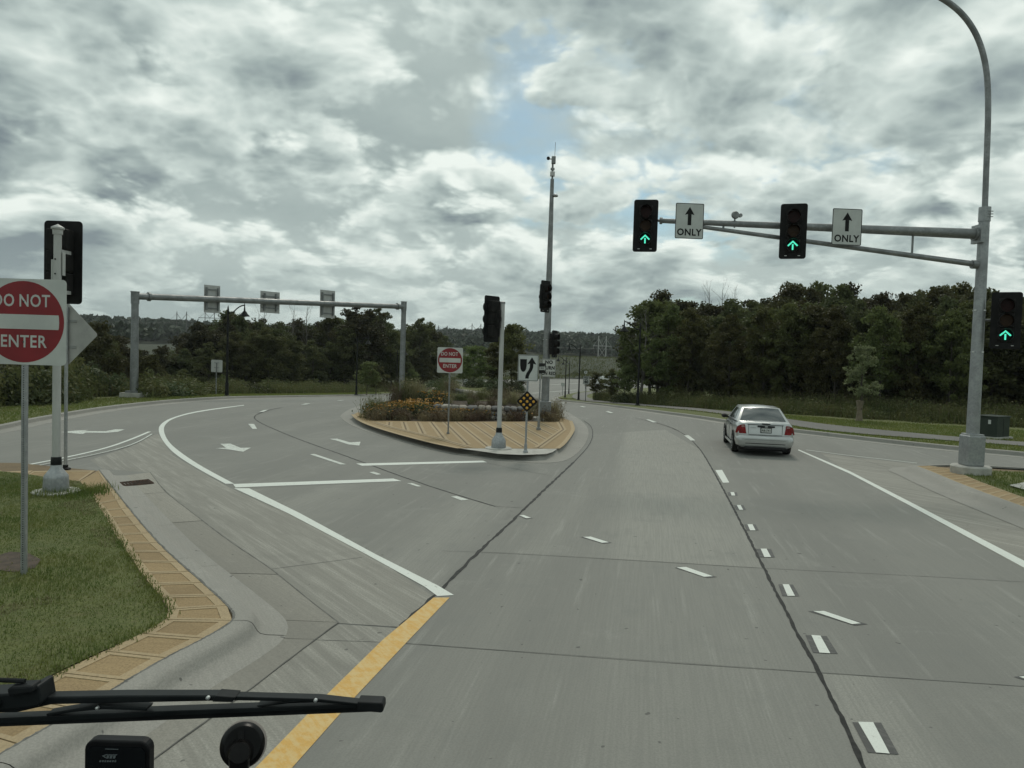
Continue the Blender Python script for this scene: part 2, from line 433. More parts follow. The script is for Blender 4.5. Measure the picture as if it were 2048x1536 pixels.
def leaf(name, c, c2, trans=.35, scale=.9, vary=True):
    mt, nt, b = M(name, .62)
    b.inputs['Specular IOR Level'].default_value = .25
    n = noise(nt, coords(nt), scale, 3, .6)
    oi = nd(nt, 'ShaderNodeObjectInfo')
    cc = mixc(nt, mrange(nt, n, .35, .65), c, c2)
    hs = nd(nt, 'ShaderNodeHueSaturation'); nt.links.new(cc, hs.inputs['Color'])
    if vary: nt.links.new(mrange(nt, oi.outputs['Random'], 0, 1, .465, .53), hs.inputs['Hue']); nt.links.new(mrange(nt, oi.outputs['Random'], 0, 1, .62, 1.5), hs.inputs['Value'])
    nt.links.new(hs.outputs[0], b.inputs['Base Color'])
    tr = nd(nt, 'ShaderNodeBsdfTranslucent'); nt.links.new(hs.outputs[0], tr.inputs['Color'])
    mx = nd(nt, 'ShaderNodeMixShader'); mx.inputs[0].default_value = trans
    out = nt.nodes['Material Output']; nt.links.new(b.outputs[0], mx.inputs[1]); nt.links.new(tr.outputs[0], mx.inputs[2]); nt.links.new(mx.outputs[0], out.inputs[0])
    return mt
m_blade = leaf('grass_blades', (.105, .150, .036), (.165, .185, .052), .4, 1.6, False)
m_blade2 = leaf('verge_blades', (.135, .180, .044), (.19, .205, .060), .4, .8, False)
m_weed = leaf('weed_leaves', (.082, .102, .034), (.135, .138, .055), .35, .7, False)
m_weedy = leaf('dry_stems', (.15, .125, .07), (.19, .16, .095), .2, .6)
m_forest = leaf('woodland_leaves', (.056, .061, .025), (.088, .090, .034), .36, .3)
m_forest2 = leaf('light_green_leaves', (.070, .080, .026), (.095, .102, .034), .35, .3)  # leaf colour of the lighter, yellower green trees
m_young = leaf('young_tree_leaves', (.105, .120, .042), (.125, .140, .052), .35, .5)
m_pale = leaf('pale_leaves', (.15, .175, .085), (.18, .20, .105), .4, .8)
m_far = leaf('far_wood_leaves', (.040, .052, .034), (.054, .066, .040), .1, .02, False)
m_shrubd = leaf('dark_shrub_leaves', (.052, .066, .030), (.070, .082, .038), .25, .7)
m_dry = leaf('faded_plant', (.13, .10, .062), (.17, .13, .08), .25, 2.5)
m_petal = simple('yellow_petals', (.42, .225, .025), (.33, .16, .015), 9, .6, 0, 0, 'pos')
m_eye = simple('flower_eye', (.025, .014, .01), (.04, .02, .014), 9, .8)
m_bark = simple('bark', (.085, .076, .062), (.05, .044, .036), 4, .95, 0, .6, 'obj', (1, 1, .25))
m_twig = simple('dead_wood', (.17, .16, .14), (.11, .10, .09), 3, .95)
def galv(name, a, b_, rough=.5, metal=.55):
    mt, nt, b = M(name, rough, metal); v = coords(nt, 'obj')
    vo = nd(nt, 'ShaderNodeTexVoronoi'); vo.inputs['Scale'].default_value = 26; nt.links.new(v, vo.inputs['Vector'])
    n = noise(nt, v, 3, 5, .6); st = noise(nt, coords(nt, 'obj', 0, (9, 9, .5)), 2, 4)
    sx = nd(nt, 'ShaderNodeSeparateColor'); nt.links.new(vo.outputs['Color'], sx.inputs[0])
    c = mixc(nt, sx.outputs[0], a, b_); c = mixc(nt, mrange(nt, n, .35, .7, 0, .6), c, tuple(x*.72 for x in a)); c = mixc(nt, mrange(nt, st, .55, .75, 0, .35), c, tuple(min(1, x*1.4) for x in a))
    nt.links.new(c, b.inputs['Base Color'])
    nt.links.new(mrange(nt, n, .3, .7, rough-.1, rough+.12), b.inputs['Roughness'])
    return mt
m_galv = galv('galvanised_steel', (.30, .315, .32), (.38, .395, .40))
m_galvd = galv('weathered_steel', (.22, .23, .23), (.28, .29, .29))
m_alu = simple('brushed_aluminium', (.50, .505, .49), (.42, .425, .41), 5, .55, .35, .05, 'obj', (1, 1, .2))
m_alud = simple('sign_back_aluminium', (.42, .42, .405), (.34, .34, .33), 2.5, .6, .35, .05, 'obj')
m_blkm = simple('black_painted_steel', (.012, .013, .013), (.02, .021, .02), 8, .45)
m_sig = simple('signal_black', (.010, .0105, .0105), (.016, .016, .016), 7, .5)
m_sig2 = simple('visor_black', (.014, .014, .014), (.022, .021, .02), 7, .6)
m_signw = simple('sign_white', (.52, .545, .52), (.46, .48, .46), 3, .45)
m_signk = simple('sign_black', (.012, .012, .012), (.02, .02, .02), 6, .5)
m_signr = simple('sign_red', (.235, .010, .016), (.19, .008, .013), 3, .45)
m_refl = simple('amber_reflector', (.68, .36, .035), (.58, .29, .025), 30, .35)
m_lensr = simple('unlit_red_lens', (.035, .010, .009), (.02, .007, .007), 40, .3)
m_lensa = simple('unlit_amber_lens', (.055, .028, .012), (.035, .018, .009), 40, .3)
m_lensg = simple('dark_lens', (.006, .009, .009), (.01, .012, .012), 40, .3)
def emit(name, c, s):
    mt, nt, b = M(name, .4); b.inputs['Base Color'].default_value = c+(1,); b.inputs['Emission Color'].default_value = c+(1,); b.inputs['Emission Strength'].default_value = s
    n = noise(nt, coords(nt, 'obj'), 60, 1); nt.links.new(mixc(nt, mrange(nt, n, .3, .7), c, tuple(x*.9 for x in c)), b.inputs['Emission Color'])
    return mt
m_green = emit('lit_green_arrow', (.10, .95, .62), .92)
m_stone = [simple('fieldstone_%d' % i, c, tuple(x*.7 for x in c), 6, .9, 0, .5) for i, c in enumerate(((.30, .28, .25), (.22, .21, .20), (.36, .32, .27), (.17, .165, .16), (.41, .38, .33)))]
m_rust = simple('rusty_iron', (.085, .045, .028), (.045, .028, .02), 12, .85, .2, .4)
m_green_box = simple('green_cabinet_paint', (.040, .052, .042), (.032, .042, .035), 3, .5)
m_silver, nt_, b_ = M('silver_car_paint', .28, .65)
b_.inputs['Coat Weight'].default_value = .6; b_.inputs['Coat Roughness'].default_value = .08
n_ = noise(nt_, coords(nt_, 'obj'), 2.2, 5); nt_.links.new(mixc(nt_, mrange(nt_, n_, .35, .65), (.50, .515, .51), (.46, .472, .467)), b_.inputs['Base Color'])
m_glass, nt_, b_ = M('tinted_glass', .06); b_.inputs['Base Color'].default_value = (.045, .052, .050, 1); b_.inputs['Specular IOR Level'].default_value = 1.; b_.inputs['IOR'].default_value = 1.75
n_ = noise(nt_, coords(nt_, 'obj'), 5, 3); nt_.links.new(mrange(nt_, n_, .3, .7, .04, .12), b_.inputs['Roughness'])
m_tyre = simple('tyre_rubber', (.018, .018, .018), (.028, .027, .026), 14, .85)
m_rim = simple('wheel_rim', (.40, .41, .41), (.32, .33, .33), 6, .35, .7)
m_tail = simple('tail_lamp', (.24, .008, .010), (.13, .006, .007), 12, .18)
m_tailc = simple('reversing_lens', (.36, .20, .18), (.28, .15, .14), 12, .2)
m_trim = simple('black_trim', (.016, .016, .017), (.026, .026, .027), 8, .6)
m_carw = simple('white_car_paint', (.70, .71, .70), (.64, .65, .64), 3, .3)
m_rubber = simple('wiper_black', (.014, .015, .016), (.022, .024, .025), 16, .5)
m_wipermetal = simple('wiper_painted_steel', (.013, .015, .016), (.021, .024, .025), 12, .42, .1)
m_rivet = simple('bright_rivet', (.7, .71, .69), (.6, .61, .6), 10, .35, .6)
m_dev = simple('device_plastic', (.008, .008, .009), (.013, .013, .014), 20, .4)
m_screen, nt_, b_ = M('dark_screen', .12); n_ = noise(nt_, coords(nt_, 'obj'), 9, 3); nt_.links.new(mixc(nt_, n_, (.004, .005, .006), (.010, .012, .014)), b_.inputs['Base Color'])
m_logo = simple('screen_mark', (.16, .18, .19), (.12, .135, .14), 30, .4)
m_cup = simple('suction_cup', (.006, .006, .006), (.012, .011, .011), 14, .3)
m_rimc = simple('clear_cup_rim', (.32, .27, .24), (.24, .2, .18), 12, .3)
m_wood = simple('weathered_pole', (.13, .125, .115), (.09, .086, .08), 3, .9)
m_bleach = simple('bleached_pole', (.42, .42, .40), (.36, .36, .34), 3, .9)
m_wrap = simple('trunk_wrap', (.21, .175, .125), (.15, .125, .09), 6, .95)
m_fence = simple('grey_fence_rail', (.26, .255, .235), (.19, .185, .17), 5, .9)
# ------------------------------------------------------------------ ground, verges, road
def build_ground():
    rs = list(np.arange(0, 60, 2.5))+list(np.arange(60, 200, 6))+list(np.arange(200, 900, 22))+[1000, 1200, 1500, 2000, 2700, 3600, 4800]
    n = 200; vs = [(0, 0, -.15)]; fs = []
    for i, r in enumerate(rs[1:]):
        for j in range(n):
            a = 2*math.pi*j/n; x, y = r*math.sin(a), r*math.cos(a)
            vs.append((x, y, T(x, y)-.2*(1-ss(230, 300, r))-.9*(1-ss(200, 215, r))*ss(20, 40, r)))
    for j in range(n): fs.append((0, 1+(j+1) % n, 1+j))
    k = len(rs)-1
    for i in range(k-1):
        for j in range(n):
            a, b = 1+i*n+j, 1+i*n+(j+1) % n; fs.append((a, b, b+n, a+n))
    mb = MB().add(vs, fs); o = mb.build('ground', m_mead, smooth=True); tag(o, kind='structure')
build_ground()
def zf_off(d): return lambda x, y: gz(x, y)+d
LKs = [tuple(p) for p in smooth_line([Vector(p) for p in LK], 2)]
RKs = [tuple(p) for p in smooth_line([Vector(p) for p in RK], 2)]
def Tv(x, y): return T(x, y)+.13
o = obj('meadow', sheet_mesh('meadow', [(p[0]-.12, p[1]+.05) for p in LKs]+[(120, 300), (-150, 300), (-150, -6)], lambda x, y: Tv(x, y)-.05, 4.5, m_mead)); tag(o, kind='structure')
LKn = [p for p in LKs if p[1] < 120]
o = obj('verge_left', sheet_mesh('verge_left', [(p[0]-.12, p[1]+.05) for p in LKn]+[(p[0]-11, p[1]+4) for p in LKn][::-1], Tv, 3., m_lawn)); tag(o, kind='structure')
o = obj('verge_right', sheet_mesh('verge_right', [(p[0]+.08, p[1]) for p in RKs]+[(150, 172), (150, -12)], Tv, 4.0, m_lawn)); tag(o, kind='structure')
road = obj('road', sheet_mesh('road', [(p[0]-.3, p[1]) for p in LKs]+[(p[0]+.3, p[1]) for p in RKs][::-1], zf_off(0), 3.0, m_road)); tag(road, kind='structure')
kp = [(-.20, .06), (-.19, .145), (-.16, .155), (-.05, .155), (-.015, .135), (.02, .03), (.05, .012), (.48, .009), (.5, -.03)]
tag(sweep(MB(), resample([(p[0], p[1]) for p in LKs], 2.), kp, gz).build('kerb', m_kerb, smooth=True), kind='structure')
tag(sweep(MB(), resample([(p[0], p[1]) for p in RKs], 2.), kp, gz, side=-1).build('kerb', m_kerb, smooth=True), kind='structure')

def flat(name, pts, mat, dz=.005, parent=road, px=True):
    w = [GT(*p) for p in pts] if px else [Vector(p) for p in pts]
    mb = MB(); mb.add([(p.x, p.y, p.z+dz+(.012 if p.y > 30 else 0)) for p in w], [tuple(range(len(w)))])
    me = mb.mesh(name, mat, fix=False)
    bm = bmesh.new(); bm.from_mesh(me)
    for q in bm.faces:
        q.normal_update()
        if q.normal.z < 0: q.normal_flip()
    bmesh.ops.triangulate(bm, faces=bm.faces[:]); bm.to_mesh(me); bm.free()
    return obj(name, me, parent)
def band(name, left, right, mat, dz=.005, parent=road):     # ribbon between two picture polylines
    L = [GT(*p) for p in left]; Rr = [GT(*p) for p in right]
    mb = MB(); k = len(L)
    mb.add([(p.x, p.y, p.z+dz) for p in L+Rr], [(i, i+1, k+i+1, k+i) for i in range(k-1)])
    o = mb.build(name, mat, parent); 
    return o
def strip(name, pts, w, mat, dz=.003, parent=road, jit=0., step=.4, px=True, w2=None):
    P = [GT(*p) for p in pts] if px else [Vector(p) for p in pts]
    P = resample(smooth_line(P, 2), step); k = len(P); vs = []
    for i, p in enumerate(P):
        t = (P[min(k-1, i+1)]-P[max(0, i-1)]); t.z = 0; t.normalize(); nn = Vector((t.y, -t.x, 0))
        ww = w+(0 if w2 is None else (w2-w)*i/max(1, k-1))
        a = ww/2*(1+rnd.uniform(-jit, jit)); b = ww/2*(1+rnd.uniform(-jit, jit)); s_ = rnd.uniform(-jit, jit)*ww*.3
        z = gz(p.x, p.y)+dz+(.01 if p.y > 30 else 0)
        vs += [(p.x+nn.x*(a+s_), p.y+nn.y*(a+s_), z), (p.x-nn.x*(b-s_), p.y-nn.y*(b-s_), z)]
    mb = MB().add(vs, [(2*i, 2*i+1, 2*i+3, 2*i+2) for i in range(k-1)])
    return mb.build(name, mat, parent)
# slabs of paler concrete between the left edge line and the gutter
def zone(name, pts, mat, dz): return flat(name, pts, mat, dz)
zone('concrete_slab', [(677, 1246), (800, 1254), (866, 1193), (751, 1116), (634, 1052), (468, 980), (390, 938), (345, 910), (316, 868), (297, 872), (262, 893), (180, 920), (205, 938), (300, 945), (330, 985), (405, 1042), (470, 1088), (557, 1150), (620, 1203)], m_side, .0015)
zone('concrete_slab', [(500, 1279), (630, 1279), (677, 1247), (800, 1256), (765, 1284), (650, 1398), (512, 1540), (400, 1650), (120, 1665), (300, 1525), (480, 1395), (630, 1281)], m_side, .0015) if False else zone('concrete_slab', [(630, 1281), (677, 1249), (798, 1257), (650, 1398), (512, 1540), (400, 1650), (120, 1665), (300, 1525), (480, 1395)], m_side, .0015)
zone('concrete_slab', [(1640, 905), (1700, 948), (1812, 1008), (2048, 1138), (2300, 1275), (2300, 1130), (2048, 1038), (1990, 1014), (1887, 973), (1831, 951), (1812, 936), (1830, 928), (1700, 914)], m_side, .0015)
# near slabs of the carriageway, each cast a little lighter or darker
for q in ([(783, 1286), (1000, 1302), (1640, 1347), (1690, 1450), (1730, 1540), (1770, 1640), (420, 1655), (530, 1540), (660, 1400)],
          [(802, 1256), (783, 1284), (1000, 1300), (1640, 1345), (1600, 1278), (1560, 1200), (1528, 1138), (1300, 1124), (1000, 1107), (954, 1108), (887, 1177)],
          [(1642, 1347), (2300, 1391), (2400, 1660), (1772, 1640), (1732, 1540), (1692, 1450)], [(1530, 1138), (1798, 1151), (2048, 1166), (2300, 1178), (2300, 1389), (1642, 1345), (1602, 1278), (1562, 1200)],
          [(956, 1106), (1000, 1105), (1300, 1122), (1526, 1136), (1480, 1044), (1450, 987), (1420, 932), (1400, 899), (1330, 860), (1190, 868), (1180, 893), (1150, 925), (1092, 979), (1032, 1038)],
          [(498, 979), (598, 1028), (751, 1111), (876, 1173), (948, 1110), (1028, 1038), (990, 1014), (920, 993), (830, 964), (800, 963)]):
    flat('concrete_slab', q, m_road, .0012)
# joints
strip('sealed_joint', [(800, 1254), (845, 1214), (885, 1177), (950, 1110), (1030, 1037), (1090, 978), (1148, 924)], .05, m_tar, .004, jit=.5, step=.12)
strip('sealed_joint', [(1148, 924), (1176, 895), (1187, 872), (1183, 852), (1168, 842)], .03, m_tar, .004, jit=.3)
strip('sealed_joint', [(1770, 1640), (1730, 1540), (1690, 1450), (1640, 1350), (1600, 1278), (1560, 1200), (1520, 1120), (1480, 1042), (1450, 985), (1420, 930), (1400, 897), (1370, 868), (1330, 850), (1270, 836)], .042, m_tar, .004, jit=.4, step=.1, w2=.034)
strip('sealed_joint', [(990, 1013), (920, 992), (830, 963), (700, 915), (600, 880), (540, 855), (515, 843), (507, 835), (515, 828), (540, 820), (565, 815)], .035, m_tar, .004, jit=.4, step=.2)
for w, pts in ((.016, [(677, 1247), (800, 1255)]), (.011, [(497, 1278), (630, 1280), (780, 1285), (1000, 1301), (1300, 1324), (1640, 1346), (2048, 1373), (2300, 1390)]),
               (.009, [(885, 1102), (1000, 1106), (1300, 1123), (1526, 1137), (1798, 1150), (2007, 1162), (2200, 1172)]), (.018, [(433, 1152), (540, 1139), (724, 1115)]),
               (.014, [(990, 1013), (1050, 1016)]), (.012, [(1105, 921), (1150, 922)]), (.012, [(975, 926), (1040, 940), (1105, 952)]), 
               (.016, [(1900, 975), (1790, 940), (1700, 912)]), (.012, [(1120, 840), (1160, 838), (1250, 846), (1330, 851)])):
    strip('sawn_joint', pts, w, m_joint, .0032, jit=.35, step=.15)
# painted lines
band('yellow_line', [(867, 1196), (765, 1281), (650, 1394), (512, 1536), (395, 1655)], [(899, 1196), (810, 1289), (710, 1395), (585, 1536), (475, 1655)], m_yellow, .006)
def dense(a, n=6):
    w = [Vector(p) for p in a]; return [tuple(p) for p in smooth_line(w, 2)]
band('edge_line', [(875, 1193), (849, 1174), (732, 1109), (576, 1027), (468, 977)], [(908, 1191), (876, 1172), (751, 1109), (634, 1045) if False else (598, 1026), (498, 977)], m_white, .006)
band('edge_line', dense([(451, 968), (390, 935), (347, 907), (324, 881), (316, 860), (321, 848), (342, 835.5), (392, 822), (488, 810)]), dense([(468.5, 968), (402.5, 933), (359, 904), (336.5, 884), (327, 863.5), (329, 849.5), (347, 836.3), (395, 823.9), (488, 811.2)]), m_white, .006)
flat('stop_line', [(466, 968.5), (787, 957.5), (803, 962.5), (471, 975.5)], m_white, .006)
flat('stop_line', [(712, 927.5), (966, 921.7), (974, 925), (724, 932)], m_white, .006)
strip('lane_line', [(-60, 951), (12, 938), (122, 917.5), (212, 897), (265, 878), (299, 863.5)], .10, m_white, .006, step=.5)
strip('lane_line', [(60, 934), (175, 912.5), (240, 897), (275, 885), (304, 868)], .05, m_worn, .005, step=.5)
strip('lane_line_dark_edge', [(60, 936), (175, 914.5), (240, 899.2), (275, 887), (306, 869)], .05, m_joint, .0045, step=.5)  # dark strip running along the near side of the thin line
flat('turn_arrow', [(122, 864.5), (150, 861.6), (177, 860.3), (168, 862.6), (212, 862.6), (230, 859), (250, 859), (236, 863.8), (212, 866), (172, 865.6), (165, 868.4), (148, 867)], m_worn, .006)
flat('turn_arrow', [(440.6, 888), (461, 887.6), (481, 896), (502, 895.6), (486, 904), (459, 899.6), (430.5, 896.7), (452, 895.8)], m_worn, .006)
flat('turn_arrow', [(659, 878), (674, 877.6), (699.6, 885), (721, 883.8), (718.7, 891.4), (697, 889.2), (675, 882)], m_worn, .006)
def U(q, s=2.207, ox=1300, oy=840): return [(ox+x/s, oy+y/s) for x, y in q]
for q in ([(619.6, 909), (628.5, 908), (692, 929), (682, 929.5)], [(738, 944.7), (748, 944), (763, 949), (753.5, 950)], [(814, 967), (824, 966.6), (843, 973), (835.5, 973.8)], [(902, 993.7), (913.7, 992.5), (937, 1000), (923, 1001.2)],
          [(518, 825), (527, 821), (537, 820), (527, 824.5)], [(496.5, 848), (508, 848), (514, 858), (505, 858)], [(601.5, 810), (610, 807.8), (621, 807.4), (613, 809.8)], [(673, 802), (680, 800.9), (689, 800.6), (682, 801.9)],
          [(1368, 871), (1377, 870.6), (1390.6, 881), (1381.6, 881.4)], [(1292, 840), (1298, 839.6), (1314, 845.3), (1307, 845.9)], [(1211, 823.8), (1217, 823.1), (1227, 826.4), (1221, 827)], [(1159, 813.2), (1164, 812.7), (1172, 814.3), (1167, 815)], [(1121, 806), (1125, 805.5), (1131, 806.8), (1126, 807.4)]):
    flat('lane_dash', q, m_worn, .006)
flat('lane_dash', U([(288, 222), (318, 221), (350, 277), (322, 278)]), m_white, .006)
BD = [([(342, 320), (383, 320), (387, 335), (346, 335)], [(355, 320), (371, 320), (376, 335), (360, 335)]), ([(370, 377), (412, 377), (424, 398), (381, 398)], [(383, 377), (400, 377), (411, 398), (394, 398)]),
      ([(416, 462), (466, 462), (480, 489), (428, 489)], [(430, 462), (452, 462), (466, 489), (442, 489)]), ([(470, 570), (534, 570), (551, 607), (484, 607)], [(488, 570), (514, 570), (534, 607), (505, 607)]),
      ([(566, 727), (631, 728), (660, 779), (584, 779)], [(585, 727), (613, 728), (640, 779), (607, 779)]), ([(686, 951), (780, 956), (829, 1034), (719, 1029)], [(712, 952), (752, 955), (796, 1033), (748, 1030)]),
      ([(893, 1336), (1020, 1338), (1098, 1479), (962, 1470)], [(918, 1336), (985, 1338), (1058, 1477), (997, 1472)])]
for a, b in BD:
    flat('contrast_patch', U(a), m_black, .005); flat('lane_dash', U(b), m_white, .0085)
for a, b in (([(1349, 1136), (1361, 1134), (1434, 1154.5), (1415, 1156.6)], [(1353, 1135.8), (1372, 1135), (1426, 1153.6), (1408, 1154.8)]), ([(1616, 1223), (1640, 1221.6), (1735, 1249), (1710, 1252)], [(1626, 1223.4), (1648, 1223.2), (1722, 1248), (1704, 1249.6)]),
             ([(1161, 1074.5), (1178, 1072.8), (1224, 1086), (1207, 1088)], [(1166, 1074.8), (1181, 1074), (1218, 1085.5), (1204, 1086.6)]), ([(1035, 1031.5), (1045, 1030), (1066, 1037), (1052, 1038.5)], [(1038, 1031.3), (1047, 1030.9), (1062, 1036.4), (1052, 1037.2)]), ([(2028, 1354.5), (2060, 1349), (2190, 1392), (2160, 1396)], [(2038, 1355), (2066, 1352), (2178, 1390), (2150, 1392)])):
    flat('contrast_patch', a, m_black, .005); flat('guide_dash', b, m_white, .0085)
band('edge_line', [(1596, 901), (1700, 948), (1812, 1007.5), (2048, 1136), (2300, 1277)], [(1597, 899), (1700, 943), (1812, 1000), (2048, 1122), (2300, 1254)], m_white, .006)
strip('edge_line', [(1612, 900), (1700, 911.5), (1770, 919), (1834, 926.5)], .07, m_white, .006, step=.5)
# lines on the road far away
for a, b in (((1062, 787), (1153, 780)), ((1100, 770), (1125, 768.6)), ((1137, 768), (1165, 766.6)), ((1182, 766), (1200, 765))):
    strip('lane_line', [a, b], .35, m_worn, .02, step=3)

# ---- left island: kerb, gutter panels, paver band, turf
TO = [(198, 940), (237, 990), (275, 1038), (325, 1095), (390, 1152), (437, 1194), (462, 1218), (470, 1231), (464, 1244), (450, 1254), (410, 1277), (330, 1317), (250, 1364), (220, 1384), (107, 1449), (37, 1488), (-60, 1546), (-220, 1640)]
TI = [(160, 968), (185, 1000), (207, 1030), (232, 1075), (260, 1113), (285, 1152), (295, 1164), (317, 1190), (336, 1212), (337, 1224), (332, 1234), (320, 1244), (282, 1267), (207, 1302), (117, 1344), (60, 1374), (-60, 1432), (-230, 1520)]
ZI = .155
WO = [GT(p[0], p[1], ZI) for p in TO]; WI = [GT(p[0], p[1], ZI) for p in TI]
def arc(P):
    L = [0]
    for a, b in zip(P, P[1:]): L.append(L[-1]+(b-a).length)
    return L
def at(P, L, s):
    s = max(0, min(L[-1], s))
    for i in range(len(P)-1):
        if s <= L[i+1]: return P[i].lerp(P[i+1], (s-L[i])/max(1e-6, L[i+1]-L[i]))
    return P[-1]
WOs = smooth_line(WO, 2); WIs = smooth_line(WI, 2)
island = thing('traffic_island', None, None, (0, 0, 0), kind='structure')
LO, LI = arc(WOs), arc(WIs)
foot = resample(WOs, .12); footL = arc(foot)
ext = [Vector((-12.2, 16.9, 0)), Vector((-11.0, 17.0, 0)), Vector((-9.6, 17.25, 0))]
# raise of the soil
turf_poly = [(p.x, p.y) for p in WIs] + [(-13.5, 3.2), (-15, 10), (-13.5, 14.4), (-11.6, 15.5)]
def turf_z(x, y): return .15+.06*ss(0, 3.5, -(x+4.2)) + .015*math.sin(x*3.1)*math.sin(y*2.3)
obj('turf', sheet_mesh('turf', turf_poly, turf_z, .4, m_lawn), island)
SPX = [(-20, 1112), (20, 1100), (55, 1102), (82, 1116), (70, 1132), (30, 1140), (-10, 1136)]
SOIL = [tuple(GT(p[0], p[1], .21)[:2]) for p in SPX]
obj('soil_patch', sheet_mesh('soil_patch', SOIL, lambda x, y: turf_z(x, y)+.006, .15, m_soil), island)
base_poly = [(p.x, p.y) for p in WOs] + [(-12, 0), (-14.5, 4), (-15.6, 10), (-14.6, 15.2), (-12.2, 16.3), (-10.8, 16.45)]
obj('groove_bed', sheet_mesh('groove_bed', base_poly, lambda x, y: .135, 1.2, m_tand), island)
# pavers: one object for each panel of the band
N = 40
fr = [0.0]
for i in range(N): fr.append(fr[-1]+1+.0*i)
fr = [q/fr[-1] for q in fr]
def inner_of(p):
    best = min(range(len(WIs)), key=lambda i: (WIs[i]-p).length); return LI[best]
def paver(quad, name='paver', parent=island, z=.157, edge=.085, gap=.012):
    a, b, c, d = [Vector((q.x, q.y, 0)) for q in quad]      # a,b outer edge; c,d inner edge
    cen = (a+b+c+d)/4
    out = [q+(cen-q).normalized()*gap for q in (a, b, c, d)]
    long_ = edge*1.2
    def ins(q, n1, n2, e1, e2): return q + (n1-q).normalized()*e1 + (n2-q).normalized()*e2
    inn = [ins(out[0], out[1], out[3], .045, long_), ins(out[1], out[0], out[2], .045, long_), ins(out[2], out[3], out[1], .045, long_), ins(out[3], out[2], out[0], .045, long_)]
    mb = MB()
    v = [(q.x, q.y, z) for q in out]+[(q.x, q.y, z) for q in inn]+[(q.x, q.y, z-.006) for q in inn]+[(q.x, q.y, z-.03) for q in out]
    mb.add(v, [(0, 1, 5, 4), (1, 2, 6, 5), (2, 3, 7, 6), (3, 0, 4, 7), (4, 5, 9, 8), (5, 6, 10, 9), (6, 7, 11, 10), (7, 4, 8, 11), (12, 13, 1, 0), (13, 14, 2, 1), (14, 15, 3, 2), (15, 12, 0, 3)])
    mb.mi = 1; mb.add([v[8], v[9], v[10], v[11]], [(0, 1, 2, 3)])
    return mb.build(name, [m_tanl, m_tan], parent)
# joints measured in the picture: (outer, inner)
JT = [((198, 940), (150, 968)), ((214, 961), (170, 982)), ((229, 980), (179, 993)), ((243, 998), (190, 1008)), ((257, 1016), (200, 1021)), ((270, 1032), (209, 1035)), ((284, 1048), (219, 1051)), ((300, 1066), (229, 1069)), ((316, 1085), (240, 1086)), ((335, 1103), (251, 1102)), ((357, 1124), (266, 1122)), ((379, 1143), (281, 1146)), ((405, 1165), (298, 1168)), ((433, 1190), (320, 1193)), ((456, 1211), (335, 1219)), ((466, 1241), (329, 1239)), ((410, 1277), (282, 1267)), ((333, 1316), (207, 1302)), ((254, 1361), (116, 1345)), ((160, 1418), (20, 1394)), ((36, 1488), (-95, 1450)), ((-90, 1564), (-230, 1520))]
for (o0, i0), (o1, i1) in zip(JT, JT[1:]):
    paver([GT(*o0, ZI), GT(*o1, ZI), GT(*i1, ZI), GT(*i0, ZI)])
for k in range(4):                                           # the band across the head of the island
    xa, xb = 150-k*62, 150-(k+1)*62
    paver([GT(xa+40, 941, ZI), GT(xb+40, 941+k*1.2, ZI), GT(xb, 968, ZI), GT(xa, 968, ZI)], edge=.12)
# kerb in cast lengths, and the gutter panels
kprof = [(-.012, .12), (-.01, .162), (.11, .162), (.155, .156), (.19, .138), (.215, .105), (.24, .060), (.27, .032), (.33, .018), (.52, .010)]
segs = [0, .0]
cuts = [0] + [min(footL, key=lambda s: abs(s-q)) for q in np.arange(2.6, footL[-1], 2.6)] + [footL[-1]]
def kerb_len(line, prof, name='kerb_stone', parent=island):
    mb = MB(); n = len(prof); vs = []
    for p, t in line:
        nn = Vector((-t.y, t.x))
        vs += [(p.x+nn.x*u, p.y+nn.y*u, h) for u, h in prof]
    mb.add(vs, [(i*n+j, i*n+j+1, (i+1)*n+j+1, (i+1)*n+j) for i in range(len(line)-1) for j in range(n-1)])
    return mb.build(name, m_kerb, parent, smooth=True)
# orientation: outer edge runs from the head of the island round its nose towards the viewer
for s0, s1 in zip(cuts, cuts[1:]):
    if s1-s0 < .3: continue
    ln = []
    for i in range(25):
        s_ = s0+.004+(s1-s0-.008)*i/24; ln.append((at(foot, footL, s_), (at(foot, footL, s_+.09)-at(foot, footL, s_-.09)).normalized()))
    kerb_len(ln, kprof)
GI = [(262, 990), (327, 1050), (433, 1152), (475, 1190), (500, 1217), (517, 1240), (515, 1254), (497, 1278), (330, 1400), (150, 1520), (-50, 1652)]
gut_in = []
kk = len(foot)
for i, p in enumerate(foot):
    t = (foot[min(kk-1, i+1)]-foot[max(0, i-1)]).normalized(); nn = Vector((-t.y, t.x, 0)); gut_in.append(p+nn*.50)
GO = [(300, 945), (330, 985), (405, 1042), (460, 1085), (512, 1118), (557, 1150), (620, 1203), (677, 1246), (630, 1280), (480, 1395), (390, 1460), (300, 1525), (120, 1662)]
gut_out = resample([GT(*p) for p in GO], .15)
gutter = thing('gutter', None, None, kind='structure')
def near_idx(P, p): return min(range(len(P)), key=lambda i: (P[i].xy-p.xy).length)
GJ = [((205, 938), (300, 945)), ((262, 990), (330, 985)), ((327, 1050), (405, 1042)), ((433, 1152), (557, 1150)), ((517, 1248), (677, 1246)), ((500, 1278), (630, 1280)), ((340, 1394), (480, 1395)), ((150, 1520), (300, 1525)), ((-50, 1652), (120, 1662))]
